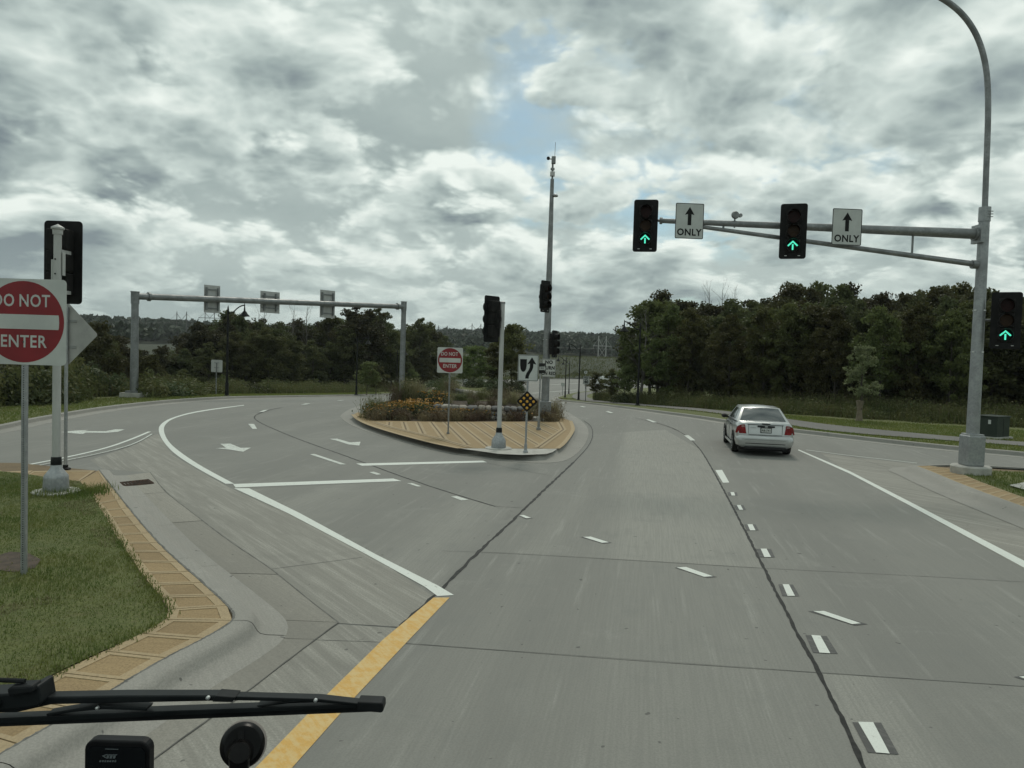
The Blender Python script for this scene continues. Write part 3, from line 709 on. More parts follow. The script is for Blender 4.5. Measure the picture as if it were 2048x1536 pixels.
for (a0, b0), (a1, b1) in zip(GJ, GJ[1:]):
    i0, i1 = near_idx(gut_in, GT(*a0)), near_idx(gut_in, GT(*a1)); j0, j1 = near_idx(gut_out, GT(*b0)), near_idx(gut_out, GT(*b1))
    A = gut_in[i0:i1+1]; B = gut_out[j0:j1+1]
    if len(A) < 2 or len(B) < 2: continue
    n = 14; LA, LB = arc(A), arc(B)
    pa = [at(A, LA, LA[-1]*(.004+.992*i/n)) for i in range(n+1)]; pb = [at(B, LB, LB[-1]*(.004+.992*i/n)) for i in range(n+1)]
    mb = MB(); mb.add([(p.x, p.y, .0095) for p in pa]+[(p.x, p.y, .0065) for p in pb], [(i, i+1, n+2+i, n+1+i) for i in range(n)])
    mb.build('gutter_panel', m_gutter, gutter)
strip('gutter_joint', GO[:8], .013, m_joint, .0088, parent=gutter, jit=.4, step=.12); strip('gutter_joint', GO[7:], .013, m_joint, .0088, parent=gutter, jit=.4, step=.12)
for a, b in GJ[1:-1]:
    strip('gutter_joint', [a, b], .02, m_joint, .0045, parent=gutter, jit=.2)
strip('dirt_seam', [(p.x, p.y, 0) for p in WOs], .022, m_joint, .1625, parent=island, jit=.5, step=.15, px=False)
# storm drain
c = [GT(*p) for p in ((240, 968), (297, 962), (306, 968), (248, 974))]
drain = thing('storm_drain', 'rusty slotted storm drain in the gutter beside the grassy island', 'drain', (c[0]+c[1]+c[2]+c[3])/4)
loc = drain.location.copy(); lc = [q-loc for q in c]
MB().add([(q.x, q.y, .011) for q in lc], [(0, 1, 2, 3)]).build('pit', m_signk, drain)
for i in range(9):
    t = (i+.5)/9; a = lc[0].lerp(lc[1], t); b = lc[3].lerp(lc[2], t)
    MB().tube([(a.x, a.y, .02), (b.x, b.y, .02)], .022, 4).build('grate_bar', m_rust, drain)
fm = MB()
for a, b in zip(lc, lc[1:]+lc[:1]): fm.tube([(a.x, a.y, .018), (b.x, b.y, .018)], .025, 4)
fm.build('frame', m_rust, drain)
# ---- right island
RT = [(1832, 932), (1860, 942), (1897, 958), (1958, 982), (2048, 1014), (2200, 1068), (2400, 1140)]
WR = [GT(p[0], p[1], .155) for p in RT]; WRs = smooth_line(WR, 2)
RI = [(1850, 930), (1899, 937), (1962, 964), (2048, 995), (2200, 1045), (2400, 1112)]
WRI = [GT(p[0], p[1], .155) for p in RI]
isl2 = thing('traffic_island', None, None, kind='structure')
obj('groove_bed', sheet_mesh('groove_bed', [(p.x, p.y) for p in WRs]+[(22, 8), (24, 12), (20, 17), (14.2, 20.2), (12.4, 20.6)], lambda x, y: .135, 1.5, m_tand), isl2)
obj('turf', sheet_mesh('turf', [(p.x, p.y) for p in WRI[1:]]+[(21.8, 8.6), (23.7, 12), (19.8, 16.6), (14.2, 19.7), (12.9, 19.9)], lambda x, y: .158+.03*ss(0, 2, x-13), .5, m_lawn), isl2)
LWR, LWI = arc(WRs), arc(WRI)
n = 26
for i in range(n):
    a, b = i/n, (i+1)/n
    paver([at(WRs, LWR, LWR[-1]*a), at(WRs, LWR, LWR[-1]*b), at(WRI, LWI, LWI[-1]*b), at(WRI, LWI, LWI[-1]*a)], parent=isl2, edge=.05)
fo = resample(WRs, .3)
kerb2 = [Vector((14.5, 20.6, 0)), Vector((12.6, 20.95, 0))]+[Vector((p.x, p.y, 0)) for p in fo]
sweep(MB(), kerb2, [(-.012, .12), (-.01, .160), (.12, .158), (.22, .12), (.30, .05), (.40, .016), (.75, .009)], lambda x, y: 0, side=1).build('kerb_run', m_kerb, isl2, smooth=True)
flat('concrete_pad', [(GT(2018, 970, .2).x, GT(2018, 970, .2).y, .2), (GT(2060, 962, .2).x, GT(2060, 962, .2).y, .2), (GT(2120, 975, .2).x, GT(2120, 975, .2).y, .2), (GT(2070, 985, .2).x, GT(2070, 985, .2).y, .2)], m_foot, .0, isl2, px=False)

# ---- trail on the right verge
tu = [(2300, 903), (2048, 884), (1927, 875), (1700, 854), (1600, 842), (1471, 824.5), (1393, 816), (1295, 807), (1240, 803), (1184, 798.5), (1172, 793), (1176, 788.5), (1194, 785.5), (1240, 781)]
tl = [(2300, 911), (2048, 891.5), (1927, 883), (1700, 866), (1600, 854), (1471, 831.5), (1393, 821.5), (1276, 810.5), (1220, 806), (1159, 801), (1143, 795), (1146, 788.5), (1165, 784), (1230, 779)]
A = [GT(p[0], p[1], .155) for p in tu]; B = [GT(p[0], p[1], .155) for p in tl]
A = smooth_line(A, 2); B = smooth_line(B, 2)
mb = MB(); k = len(A); mb.add([(p.x, p.y, max(p.z, Tv(p.x, p.y)+.03)) for p in A]+[(p.x, p.y, max(p.z, Tv(p.x, p.y)+.03)) for p in B], [(i, i+1, k+i+1, k+i) for i in range(k-1)])
tag(mb.build('trail', m_path), kind='structure')

# ---- median
MEDpx = [(697, 831), (708, 841), (724, 851), (778, 870), (851, 888), (900, 901), (973, 913), (1022, 918.5), (1075, 922.5), (1100, 920), (1117, 912), (1134, 899), (1150, 880), (1156, 862), (1151, 847)]
med = [Vector((-5.2, 108, 0)), Vector((-6.1, 95, 0)), Vector((-6.4, 78, 0)), Vector((-6.7, 62, 0)), Vector((-7.2, 48, 0)), Vector((-7.6, 39, 0))] + [GT(*p) for p in MEDpx] + [Vector((2.6, 37, 0)), Vector((2.3, 46, 0)), Vector((1.5, 60, 0)), Vector((.3, 76, 0)), Vector((-.6, 92, 0)), Vector((-2.4, 107, 0)), Vector((-3.8, 110, 0))]
meds = [Vector((p.x, p.y, 0)) for p in smooth_line(med+[med[0]], 2)][:-1]
median = thing('median', None, None, kind='structure')
sweep(MB(), meds, [(-.50, .10), (-.48, .168), (-.24, .165), (-.12, .145), (-.03, .05), (.05, .015), (.42, .009), (.43, -.02)], gz, closed=True).build('kerb_run', m_kerb, median, smooth=True)
MEDP = [(p.x, p.y) for p in meds]
def med_lr(y):
    xs = []
    for (x0, y0), (x1, y1) in zip(MEDP, MEDP[1:]+MEDP[:1]):
        if (y0-y)*(y1-y) < 0: xs.append(x0+(x1-x0)*(y-y0)/(y1-y0))
    return (min(xs), max(xs)) if len(xs) > 1 else (0, 0)
def med_z(x, y):
    l, r_ = med_lr(y); d = min(x-l, r_-x)
    return gz(x, y)+.145+(.42*ss(33.6, 36.5, y)+.55*ss(43, 50, y)*(1-ss(72, 95, y)))*ss(.4, 2.0, d)
kk = len(meds); innr = []
for i, p in enumerate(meds):
    t = (meds[(i+1) % kk]-meds[i-1]).normalized(); innr.append((p.x-t.y*.46, p.y+t.x*.46))
obj('bed', sheet_mesh('bed', innr, med_z, 1.0, m_soil), median)
lawn_back = [p for p in innr if p[1] > 36.5]
obj('turf', sheet_mesh('turf', lawn_back, lambda x, y: med_z(x, y)+.02, 1.3, m_lawn), median)
def U7(q): return [(680+x/4.096, 680+y/4.096) for x, y in q]
tanp = U7([(105, 612), (150, 652), (230, 692), (400, 747), (600, 802), (800, 852), (980, 887), (1780, 890), (1835, 850), (1900, 762), (1916, 720), (1890, 662), (1800, 630), (1790, 668), (800, 668), (270, 660), (195, 610), (150, 590)])
TZ = .172
WT = [GT(p[0], p[1], TZ) for p in tanp]
obj('stamped_pavement', sheet_mesh('stamped_pavement', [(p.x, p.y) for p in WT], lambda x, y: TZ+gz(x, y), .9, m_tan), median)
pad = [GT(p[0], p[1], TZ) for p in U7([(980, 888), (1780, 891), (1742, 917), (1690, 934), (1500, 941), (1300, 932), (1110, 905)])]
obj('concrete_nose', sheet_mesh('concrete_nose', [(p.x, p.y) for p in pad], lambda x, y: TZ-.001, .8, m_foot), median)
def pressed(pts, w=.045, up=0.):
    P = [GT(p[0], p[1], TZ) for p in U7(pts)]
    for s_ in (-1, 1):
        Q = []
        for i, p in enumerate(P):
            t = (P[min(len(P)-1, i+1)]-P[max(0, i-1)]); t.z = 0; t.normalize(); Q.append((p.x+t.y*s_*.075, p.y-t.x*s_*.075, 0))
        mb = MB(); k = len(Q); vs = []
        Qv = [Vector(q) for q in Q]
        for i, p in enumerate(Qv):
            t = (Qv[min(k-1, i+1)]-Qv[max(0, i-1)]).normalized()
            vs += [(p.x+t.y*w, p.y-t.x*w, TZ+.007+up+gz(p.x, p.y)), (p.x-t.y*w, p.y+t.x*w, TZ+.007+up+gz(p.x, p.y))]
        mb.add(vs, [(2*i, 2*i+1, 2*i+3, 2*i+2) for i in range(k-1)]); mb.build('band_strip', m_tanl, median)
    mb = MB(); vs = []
    for i, p in enumerate(P):
        t = (P[min(len(P)-1, i+1)]-P[max(0, i-1)]); t.z = 0; t.normalize()
        vs += [(p.x+t.y*.03, p.y-t.x*.03, TZ+.004+up*1.5+gz(p.x, p.y)), (p.x-t.y*.03, p.y+t.x*.03, TZ+.004+up*1.5+gz(p.x, p.y))]
    mb.add(vs, [(2*i, 2*i+1, 2*i+3, 2*i+2) for i in range(len(P)-1)]); mb.build('groove', m_tand, median)
for q in ([(405, 672), (400, 710)], [(520, 672), (545, 745)], [(635, 672), (682, 772)], [(745, 672), (860, 820)], [(855, 672), (1045, 858)], [(955, 672), (1215, 880)], [(1060, 676), (1370, 885)], [(1170, 676), (1505, 880)], [(1310, 680), (1640, 870)], [(1430, 680), (1700, 822)], [(1530, 680), (1762, 788)], [(1640, 682), (1800, 750)], [(1795, 672), (1830, 735), (1620, 885)], [(280, 672), (420, 716), (800, 806), (1060, 880)]): pressed(q, .045, .004 if len(q) > 2 else 0.)
P = [GT(p[0], p[1], TZ) for p in U7([(105, 613), (150, 653), (230, 693), (400, 748), (600, 803), (800, 853), (980, 888)])]
strip('border_strip', [(p.x, p.y, 0) for p in P], .16, m_tanl, TZ+.006-.0, parent=median, px=False)
P = [GT(p[0], p[1], TZ) for p in U7([(1780, 889), (1835, 848), (1898, 762), (1913, 722), (1888, 664)])]
strip('border_strip', [(p.x, p.y, 0) for p in P], .14, m_tanl, TZ+.006, parent=median, px=False)

# ---- fieldstone walls on the median
def stone_mesh(i):
    bm = bmesh.new(); bmesh.ops.create_icosphere(bm, subdivisions=2, radius=.5); q = random.Random(i+40)
    off = Vector((q.uniform(0, 9), q.uniform(0, 9), q.uniform(0, 9)))
    from mathutils import noise as mn
    for v in bm.verts:
        c = v.co.normalized(); mx = max(abs(c.x), abs(c.y), abs(c.z)); box = c/mx*.5
        v.co = v.co.lerp(box, .55)*(1+.30*mn.noise(c*1.6+off))
    for f_ in bm.faces: f_.smooth = True
    me = bpy.data.meshes.new('stone'); bm.to_mesh(me); bm.free(); me.materials.append(m_stone[i % 5]); return me
STONES = [stone_mesh(i) for i in range(10)]
def stone_wall(label, pts, courses, ch, lw, zf):
    P = resample(smooth_line(pts, 2), .05); L = arc(P); root = thing('stone_wall', label, 'wall', (P[0].x, P[0].y, zf(P[0].x, P[0].y)))
    for c_ in range(courses):
        s = rnd.uniform(0, .1)
        while s < L[-1]-.05:
            w = lw*rnd.uniform(.75, 1.5); p = at(P, L, s+w/2); q = at(P, L, s+w/2+.05); t = (q-p)
            o = obj('stone', rnd.choice(STONES), root)
            hh = ch*rnd.uniform(.92, 1.22)
            o.location = Vector((p.x, p.y, zf(p.x, p.y)+ch*(c_+.45))) - root.location
            o.scale = (w*1.08, .38*rnd.uniform(.85, 1.1), hh*1.12); o.rotation_euler = (rnd.uniform(-.12, .12), rnd.uniform(-.12, .12), math.atan2(t.y, t.x)+rnd.uniform(-.1, .1))
            s += w
    return root
w1 = [GT(p[0], p[1], .16) for p in ((866, 834), (900, 836), (950, 838), (1000, 839), (1046, 840))]
stone_wall('low fieldstone wall behind the yellow flowers on the median', w1, 3, .19, .30, lambda x, y: gz(x, y)+.14)
w2 = [Vector((-4.9, 45.5, 0)), Vector((-3.4, 45.2, 0)), Vector((-2.0, 43.6, 0)), Vector((-1.4, 41.6, 0)), Vector((-2.2, 40.2, 0))]
stone_wall('second fieldstone wall, pale and curved, farther back on the median', w2, 2, .2, .34, lambda x, y: med_z(x, y)-.1)
# ------------------------------------------------------------------ signals, signs, posts
SIG = {}
def signal_proto(kind):
    root = thing('traffic_signal', 'x', 'traffic signal')
    MB().plate(rrect(.61, 1.32, .06), .0, .012).build('backplate', m_sig, root)
    hs = MB()
    for k in (-1, 0, 1): hs.plate(rrect(.34, .335, .03, 3, 0, k*.345), -.02, .20)
    bevel(hs.build('housing', m_sig2, root), .02)
    for k, lm in ((1, m_lensr), (0, m_lensa), (-1, m_lensg)):
        lens = MB().plate(disc(.142, 24, 0, k*.345), -.035, -.022).build('lens', lm, root)
        if k == -1 and kind == 'lit':
            a = MB(); s = .105; z0 = k*.345
            a.plate([(-.017, z0-.105), (.017, z0-.105), (.017, z0+.03), (-.017, z0+.03)], -.042, -.036)
            for sx in (-1, 1):
                a.plate([(sx*.0, z0+.118), (sx*.0, z0+.072), (sx*.098, z0-.022), (sx*.120, z0+.004)], -.042, -.036)
            e = a.build('green_arrow', m_green, lens)
        v = MB(); n = 18; vs = []; r0, r1 = .152, .146
        for j in range(n+1):
            ang = R(-62+304*j/n) ; 
            for rr, yy in ((r0, -.02), (r0, -.24 if 60 < -62+304*j/n < 120 else -.21), (r1, -.21), (r1, -.02)):
                vs.append((rr*math.cos(ang), yy, k*.345+rr*math.sin(ang)))
        v.add(vs, [(4*j+q, 4*j+(q+1) % 4, 4*j+4+(q+1) % 4, 4*j+4+q) for j in range(n) for q in range(4)])
        v.build('visor', m_sig2, root, smooth=True)
    for sx in (-1, 1): MB().box((sx*.15, -.004, -.585), (.055, .006, .012)).build('slot', m_rivet, root)
    b = MB(); b.box((0, .26, 0), (.07, .14, .5)); b.box((0, .34, 0), (.05, .06, .12)); b.build('bracket', m_sig2, root)
    return root
for k in ('lit', 'dark'): SIG[k] = signal_proto(k)
_used = {}
def place_head(kind, px, py, hpx, Y, rz, label, group=None):
    o = SIG[kind] if kind not in _used else copy_tree(SIG[kind])
    _used[kind] = 1
    p = DP(px, py, Y); s = hpx/F*Y/1.32
    o.location = p; o.rotation_euler = (0, 0, rz); o.scale = (s, s, s)
    o['label'] = label; o['group'] = 'signals round the junction'
    return o
def post(mb, x, y, z0, z1, r0, r1=None, n=12): return mb.tube([(x, y, z0), (x, y, z1)], [r0, r1 if r1 is not None else r0], n)

# --- near left: white pole with the back of a signal
b = GT(112, 985, .2); Yp = b.y
top = DP(118, 455, Yp)
pole = thing('signal_pole', 'white aluminium signal pole on a flared base in the grass at far left', 'pole', b)
hgt = top.z-b.z; dx = 0
post(MB(), 0, 0, .62, hgt, .068, .062, 16).build('shaft', m_alu, pole, smooth=True)
MB().lathe([(.0, .0), (.205, 0), (.205, .06), (.195, .26), (.19, .30), (.14, .37), (.095, .43), (.085, .50), (0, .5)], 20).build('pedestal_base', m_foot if False else m_galv, pole, smooth=True)
MB().lathe([(0, .49), (.088, .49), (.088, .52), (.082, .62), (.075, .63), (0, .63)], 16).build('collar', m_blkm, pole, smooth=True)
MB().lathe([(0, -.06), (.38, -.06), (.38, .025), (.36, .04), (0, .04)], 24).build('footing', m_foot, pole, smooth=True)
MB().lathe([(0, hgt-.12), (.078, hgt-.12), (.082, hgt-.04), (.105, hgt-.03), (.105, hgt+.0), (.07, hgt+.02), (0, hgt+.06)], 16).build('pole_cap', m_alu, pole, smooth=True)
bm_ = MB(); bm_.box((.078, .05, hgt-.62), (.012, .08, .40)); bm_.tube([(-.09, .02, hgt-.95), (-.09, .02, hgt-.55)], .03, 8); bm_.box((.0, .18, hgt-.4), (.08, .3, .06)); bm_.box((0, .18, hgt-1.1), (.08, .3, .06)); bm_.build('bracket', m_alu, pole)
for q in (.55, .80): MB().lathe([(0, -.075), (.014, -.075), (.014, -.066), (0, -.066)], 8, (0, 0, hgt-q), 'Y').build('bolt', m_sig, pole)
place_head('dark', 127, 525, 164, Yp+.42, R(180), 'black signal seen from behind on the white pole at far left')
# --- near DO NOT ENTER
def dne_parts(root, z, s, y):
    pn = MB().plate(rrect(s, s, .05*s, 5, 0, z), y, y+.003).build('panel', m_signw, root)
    MB().plate(disc(.475*s, 48, 0, z), y-.0015, y-.0002).build('red_disc', m_signr, pn)
    MB().plate([(-.41*s, z-.085*s), (.41*s, z-.085*s), (.415*s, z-.06*s), (.418*s, z), (.415*s, z+.06*s), (.41*s, z+.085*s), (-.41*s, z+.085*s), (-.415*s, z+.06*s), (-.418*s, z), (-.415*s, z-.06*s)], y-.0032, y-.0018).build('white_bar', m_signw, pn)
    for tx, dz_, dx_ in (('DO', .24, -.232), ('NOT', .24, .128), ('ENTER', -.235, 0)): text_mb(tx, .2*s, dx_*s, z+dz_*s, y-.002, .016, .80 if tx != 'ENTER' else .86).build('lettering', m_signw, pn, fix=False)
Yn = 8.45
p0 = DP(40, 1128, Yn); c0 = DP(47, 643.5, Yn); S = 171/F*Yn
dn = thing('do_not_enter_sign', 'large red DO NOT ENTER sign cut off at the far left, on a perforated post', 'sign', (c0.x, Yn, turf_z(c0.x, Yn)-.02))
bz = dn.location.z
sq = MB(); sq.box((0, .03, (c0.z-bz+S/2-.05)/2), (.052, .044, c0.z-bz+S/2-.05)); pst = sq.build('post', m_galv, dn)
hl = MB(); 
for i in range(96):
    z = .08+i*.026
    if z > c0.z-bz-S/2-.01: break
    hl.plate(disc(.0062, 8, 0, z), .0065, .0076)
hl.build('perforations', m_signk, pst)
dne_parts(dn, c0.z-bz, S, 0.0)
for sx, sz in ((-.105, .235), (.115, .235), (0, -.235), (.19, -.235)):
    MB().lathe([(0, -.006), (.009, -.006), (.009, -.0022), (0, -.0022)], 8, (sx*S*0, 0, c0.z-bz+sz*S), 'Y').build('bolt', m_galv, dn)
# --- back of a diamond sign
b = GT(131, 939, .16); Yd = b.y; tipr = DP(203, 668, Yd); cz = DP(134, 668, Yd)
d = thing('diamond_sign', 'back of a bare diamond warning sign on a round post at far left', 'sign', b)
hd = .66; zc = cz.z-b.z
post(MB(), 0, 0, 0, zc+hd-.1, .034).build('post', m_galv, d, smooth=True)
MB().lathe([(0, 0), (.10, 0), (.10, .03), (.05, .05), (.05, .10), (0, .1)], 12).build('base_flange', m_sig, d)
qd = hd/math.sqrt(2)*2
pl = rrect(qd, qd, .05, 4); ca = math.sqrt(.5)
MB().plate([((x*ca-z*ca), zc+(x*ca+z*ca)) for x, z in pl], .04, .043).build('panel', m_alud, d)
for sz in (.27, -.27):
    for e in (-.018, .018): MB().box((.02, .03, zc+sz+e), (.34, .012, .012)).build('brace', m_galv, d)
d.rotation_euler.z = R(-4)
# --- gantry
bl, br = GT(268, 799), GT(803, 801)
bl = Vector((GT(268, 800).x, GT(268, 800).y, 0)); bl.z = Tv(bl.x, bl.y)
br = Vector((br.x, br.y, med_z(br.x, br.y)))
gan = thing('sign_gantry', 'grey tubular gantry spanning the left carriageway on two posts', 'gantry', bl)
vr = br-bl; tl_ = DP(272.5, 583, bl.y).z-bl.z; tr_ = DP(808, 603, br.y).z-bl.z
bmz_l = DP(272.5, 592.5, bl.y).z-bl.z; bmz_r = DP(808, 613.5, br.y).z-bl.z
for q, tz, nm in ((Vector((0, 0, 0)), tl_, 'l'), (vr, tr_, 'r')):
    mb = MB(); mb.tube([(q.x, q.y, q.z), (q.x, q.y, tz-.05)], [.20, .17], 14); mb.build('post', m_galvd, gan, smooth=True)
    mb = MB(); mb.lathe([(0, tz-.62), (.20, tz-.62), (.20, tz-.03), (.23, tz-.03), (.23, tz), (0, tz)], 14, (q.x, q.y, 0)); mb.build('post_head', m_galvd, gan, smooth=True)
    mb = MB(); mb.box((q.x, q.y, q.z+.0), (1.0, 1.0, .5)); mb.build('footing', m_foot, gan); MB().box((q.x, q.y, q.z+.30), (.62, .62, .1)).build('base_plate', m_galvd, gan)
u = vr.xy.normalized(); rzg = math.atan2(u.y, u.x)
MB().tube([(0, 0, bmz_l), (vr.x, vr.y, bmz_r)], .165, 16).build('beam', m_galvd, gan, smooth=True)
for q in (.035, .965):
    p = Vector((vr.x*q, vr.y*q, bmz_l+(bmz_r-bmz_l)*q)); p2 = p+Vector((vr.x, vr.y, bmz_r-bmz_l)).normalized()*.1
    MB().tube([p, p2], .235, 14).build('flange', m_galvd, gan, smooth=True)
def beam_at(px):
    lo, hi = 0., 1.
    for _ in range(30):
        c_ = (lo+hi)/2; P = bl+Vector((vr.x, vr.y, 0))*c_; t = (P.y)/ray(px, 600).y
        if ray(px, 600).x*t > P.x: lo = c_
        else: hi = c_
    return lo
for px, py, w, h, lab in ((430, 598, 38, 55, 'tall sign seen from behind at the left of the gantry beam'), (546, 604.5, 47, 43, 'wide sign seen from behind at the middle of the gantry beam'), (661, 608, 37, 55, 'tall sign seen from behind at the right of the gantry beam')):
    f_ = beam_at(px); P = bl+Vector((vr.x, vr.y, 0))*f_; Yb = P.y
    c_ = DP(px, py, Yb); ww, hh = w/F*Yb*(.91 if px < 500 else .95 if px < 600 else .995), h/F*Yb
    sg = thing('overhead_sign', lab, 'sign', (c_.x-math.sin(rzg)*.30, c_.y+math.cos(rzg)*.30, c_.z), rzg, 'signs on the gantry')
    MB().plate([(-ww/2, -hh/2), (ww/2, -hh/2), (ww/2, hh/2), (-ww/2, hh/2)], .0, .004).build('panel', m_alu, sg)
    for sx in (-.36, .36) if w < 45 else (-.30, .30): MB().box((sx*ww, -.05, 0), (.09, .09, hh*.82)).build('bracket', m_galvd, sg)
    for sz in (-.34, .34) if w < 45 else (-.27, .27): MB().box((0, -.03, sz*hh), (ww*(.68 if w < 45 else .86), .05, .07)).build('brace', m_galvd, sg)
# --- plain sign back in the weeds
Yq = 46.5; c_ = DP(433.5, 732, Yq); zb = Tv(c_.x, Yq)
s_ = thing('square_sign', 'back of a small square sign in the weeds below the gantry', 'sign', (c_.x, Yq, zb), R(-14))
post(MB(), 0, -.03, -.2, c_.z-zb+.2, .035, None, 8).build('post', m_galvd, s_)
MB().plate(rrect(.80, .76, .05, 4, 0, c_.z-zb), .0, .004).build('panel', m_alu, s_)
for e in (-.1, .2): MB().box((0, -.01, c_.z-zb+e), (.36, .012, .03)).build('brace', m_galvd, s_)
# --- centre white signal pole
b = GT(997, 897, TZ); Yc = b.y
pc = thing('signal_pole', 'white signal pole on a flared base at the nose of the median', 'pole', b)
hh = DP(1004.5, 605, Yc).z-b.z
post(MB(), 0, 0, .55, hh, .066, .060, 16).build('shaft', m_alu, pc, smooth=True)
MB().lathe([(0, 0), (.21, 0), (.21, .05), (.20, .24), (.15, .33), (.10, .40), (.09, .46), (0, .46)], 20).build('pedestal_base', m_galv, pc, smooth=True)
MB().lathe([(0, .45), (.088, .45), (.085, .58), (.07, .6), (0, .6)], 16).build('collar', m_blkm, pc, smooth=True)
MB().lathe([(0, -.02), (.38, -.02), (.38, .02), (.36, .03), (0, .03)], 24).build('footing', m_foot, pc, smooth=True)
MB().lathe([(0, hh-.03), (.072, hh-.03), (.072, hh+.01), (.04, hh+.03), (0, hh+.03)], 14).build('pole_cap', m_galvd, pc, smooth=True)
mb = MB(); mb.box((-.12, .02, hh-.38), (.22, .05, .05)); mb.box((-.075, 0, hh-.38), (.04, .05, .26)); mb.build('bracket', m_alu, pc)
place_head('dark', 983, 638, 92, Yc+.12, R(-133), 'black signal facing away on the white pole at the median nose')
# --- keep right sign and hazard diamond
b = GT(1051, 905, TZ); Yk = b.y
kr = thing('keep_right_sign', 'white keep right arrow sign above a black diamond with amber dots', 'sign', b)
c1 = DP(1057, 736, Yk); c2 = DP(1053.5, 803, Yk)
z1, z2 = c1.z-b.z, c2.z-b.z
post(MB(), 0, .035, 0, z1+.2, .028, None, 8).build('post', m_galv, kr, smooth=True); MB().lathe([(0, 0), (.075, 0), (.075, .02), (.045, .06), (.04, .24), (0, .24)], 10, (0, .035, 0)).build('base_sleeve', m_galv, kr)
w, h = 41/F*Yk, 53/F*Yk; pn = MB().plate(rrect(w, h, .03, 4, 0, z1), 0, .003).build('panel', m_signw, kr)
mb = MB(); a_, b__ = rrect(w*.965, h*.972, .026, 4, 0, z1), rrect(w*.925, h*.94, .022, 4, 0, z1); n = len(a_)
mb.add([(x, -.0012, z) for x, z in a_]+[(x, -.0012, z) for x, z in b__], [(i, (i+1) % n, n+(i+1) % n, n+i) for i in range(n)]); mb.build('border', m_signk, pn)
mb = MB(); sh = [(-.40, .33), (-.07, .33), (-.075, .10), (-.10, -.04), (-.155, -.125), (-.235, -.155), (-.315, -.125), (-.37, -.04), (-.395, .10)]
mb.plate([(x*w, z1+z*h) for x, z in sh], -.003, -.0003); mb.build('island_mark', m_signk, pn)
mb = MB()
lf = [(-.13, -.40), (-.12, -.30), (-.07, -.19), (.03, -.07), (.075, .02), (.085, .165)]; rt = [(.04, -.40), (.05, -.31), (.10, -.21), (.20, -.08), (.245, .02), (.255, .165)]
for i in range(5): mb.add([(x*w, -.0016, z1+z*h) for x, z in (lf[i], rt[i], rt[i+1], lf[i+1])], [(0, 1, 2, 3)])
mb.add([(x*w, -.0016, z1+z*h) for x, z in ((-.055, .135), (.085, .165), (.255, .165), (.40, .135), (.175, .41))], [(0, 1, 4), (1, 2, 4), (2, 3, 4)]); mb.build('arrow', m_signk, pn, fix=False)
hd = 21.5/F*Yk; qd = hd*math.sqrt(2)
pn2 = MB().plate([(x*ca-z*ca, z2+x*ca+z*ca) for x, z in rrect(qd, qd, .03, 3)], -.004, -.001).build('hazard_diamond', m_signk, kr)
for i in (-1, 0, 1):
    for j in (-1, 0, 1):
        x, z = (i*ca-j*ca)*qd*.30, (i*ca+j*ca)*qd*.30
        MB().lathe([(0, -.012), (.028, -.011), (.037, -.006), (.037, -.0042), (0, -.0042)], 12, (x, 0, z2+z), 'Y').build('reflector', m_refl, pn2, smooth=True)
kr.location.x += c2.x-b.x if False else 0
# --- centre DO NOT ENTER
b = GT(896, 868, TZ); Yd = b.y; c_ = DP(900, 720.5, Yd); S2 = 51/F*Yd
d2 = thing('do_not_enter_sign', 'red and white DO NOT ENTER sign standing on the tan paving of the median', 'sign', b)
post(MB(), 0, .03, 0, c_.z-b.z+S2*.4, .026, None, 8).build('post', m_galvd, d2); MB().box((0, .03, .03), (.09, .09, .06)).build('base_sleeve', m_galvd, d2)
dne_parts(d2, c_.z-b.z, S2, 0.)
# --- one way sign turned edge on
b = GT(1077, 860, TZ); Yo = b.y; c_ = DP(1079, 736.5, Yo)
ow = thing('one_way_sign', 'narrow black and white sign turned nearly edge on beside the keep right sign', 'sign', b, R(72))
post(MB(), 0, 0, 0, c_.z-b.z+.22, .03, None, 8).build('post', m_galv, ow, smooth=True); MB().lathe([(0, 0), (.08, 0), (.08, .08), (.05, .1), (.045, .3), (0, .3)], 10).build('base_sleeve', m_galvd, ow)
z = c_.z-b.z; pn = MB().plate(rrect(.9, .36, .02, 3, .12, z), -.04, -.037).build('panel', m_signk, ow)
MB().plate([(-.28, z-.06), (.40, z-.06), (.40, z-.11), (.54, z), (.40, z+.11), (.40, z+.06), (-.28, z+.06)], -.0425, -.041).build('white_arrow', m_signw, pn)
text_mb('ONE WAY', .1, .08, z, -.043, .02, .9).build('lettering', m_signk, pn, fix=False)
# --- tall pole
bx = GT(1089, 840, TZ); Yt = bx.y
tp = thing('camera_pole', 'very tall tapered steel pole with traffic cameras on top, on the median', 'pole', bx)
zt = lambda py, px=1098: DP(px, py, Yt).z-bx.z
MB().lathe([(0, -.03), (.5, -.03), (.5, .10), (.47, .12), (0, .12)], 20).build('footing', m_foot, tp, smooth=True)
bevel(MB().box((0, 0, .46), (.50, .50, .68)).build('base_box', m_galvd, tp), .03)
MB().tube([(0, 0, .8), (0, 0, zt(606)), (0, 0, zt(358))], [.165, .135, .075], 16).build('shaft', m_galvd, tp, smooth=True)
MB().tube([(0, 0, zt(360)), (0, 0, zt(326))], .04, 10).build('mast_top', m_galvd, tp); MB().lathe([(0, zt(340)), (.085, zt(340)), (.085, zt(336)), (0, zt(336))], 12).build('ring', m_galvd, tp)
MB().box((.0, -.02, zt(348)), (.19, .17, .17)).build('radio_box', m_alu, tp)
bevel(MB().box((.03, 0, zt(320)), (.17, .17, .30)).build('camera_box', m_galvd, tp), .02)
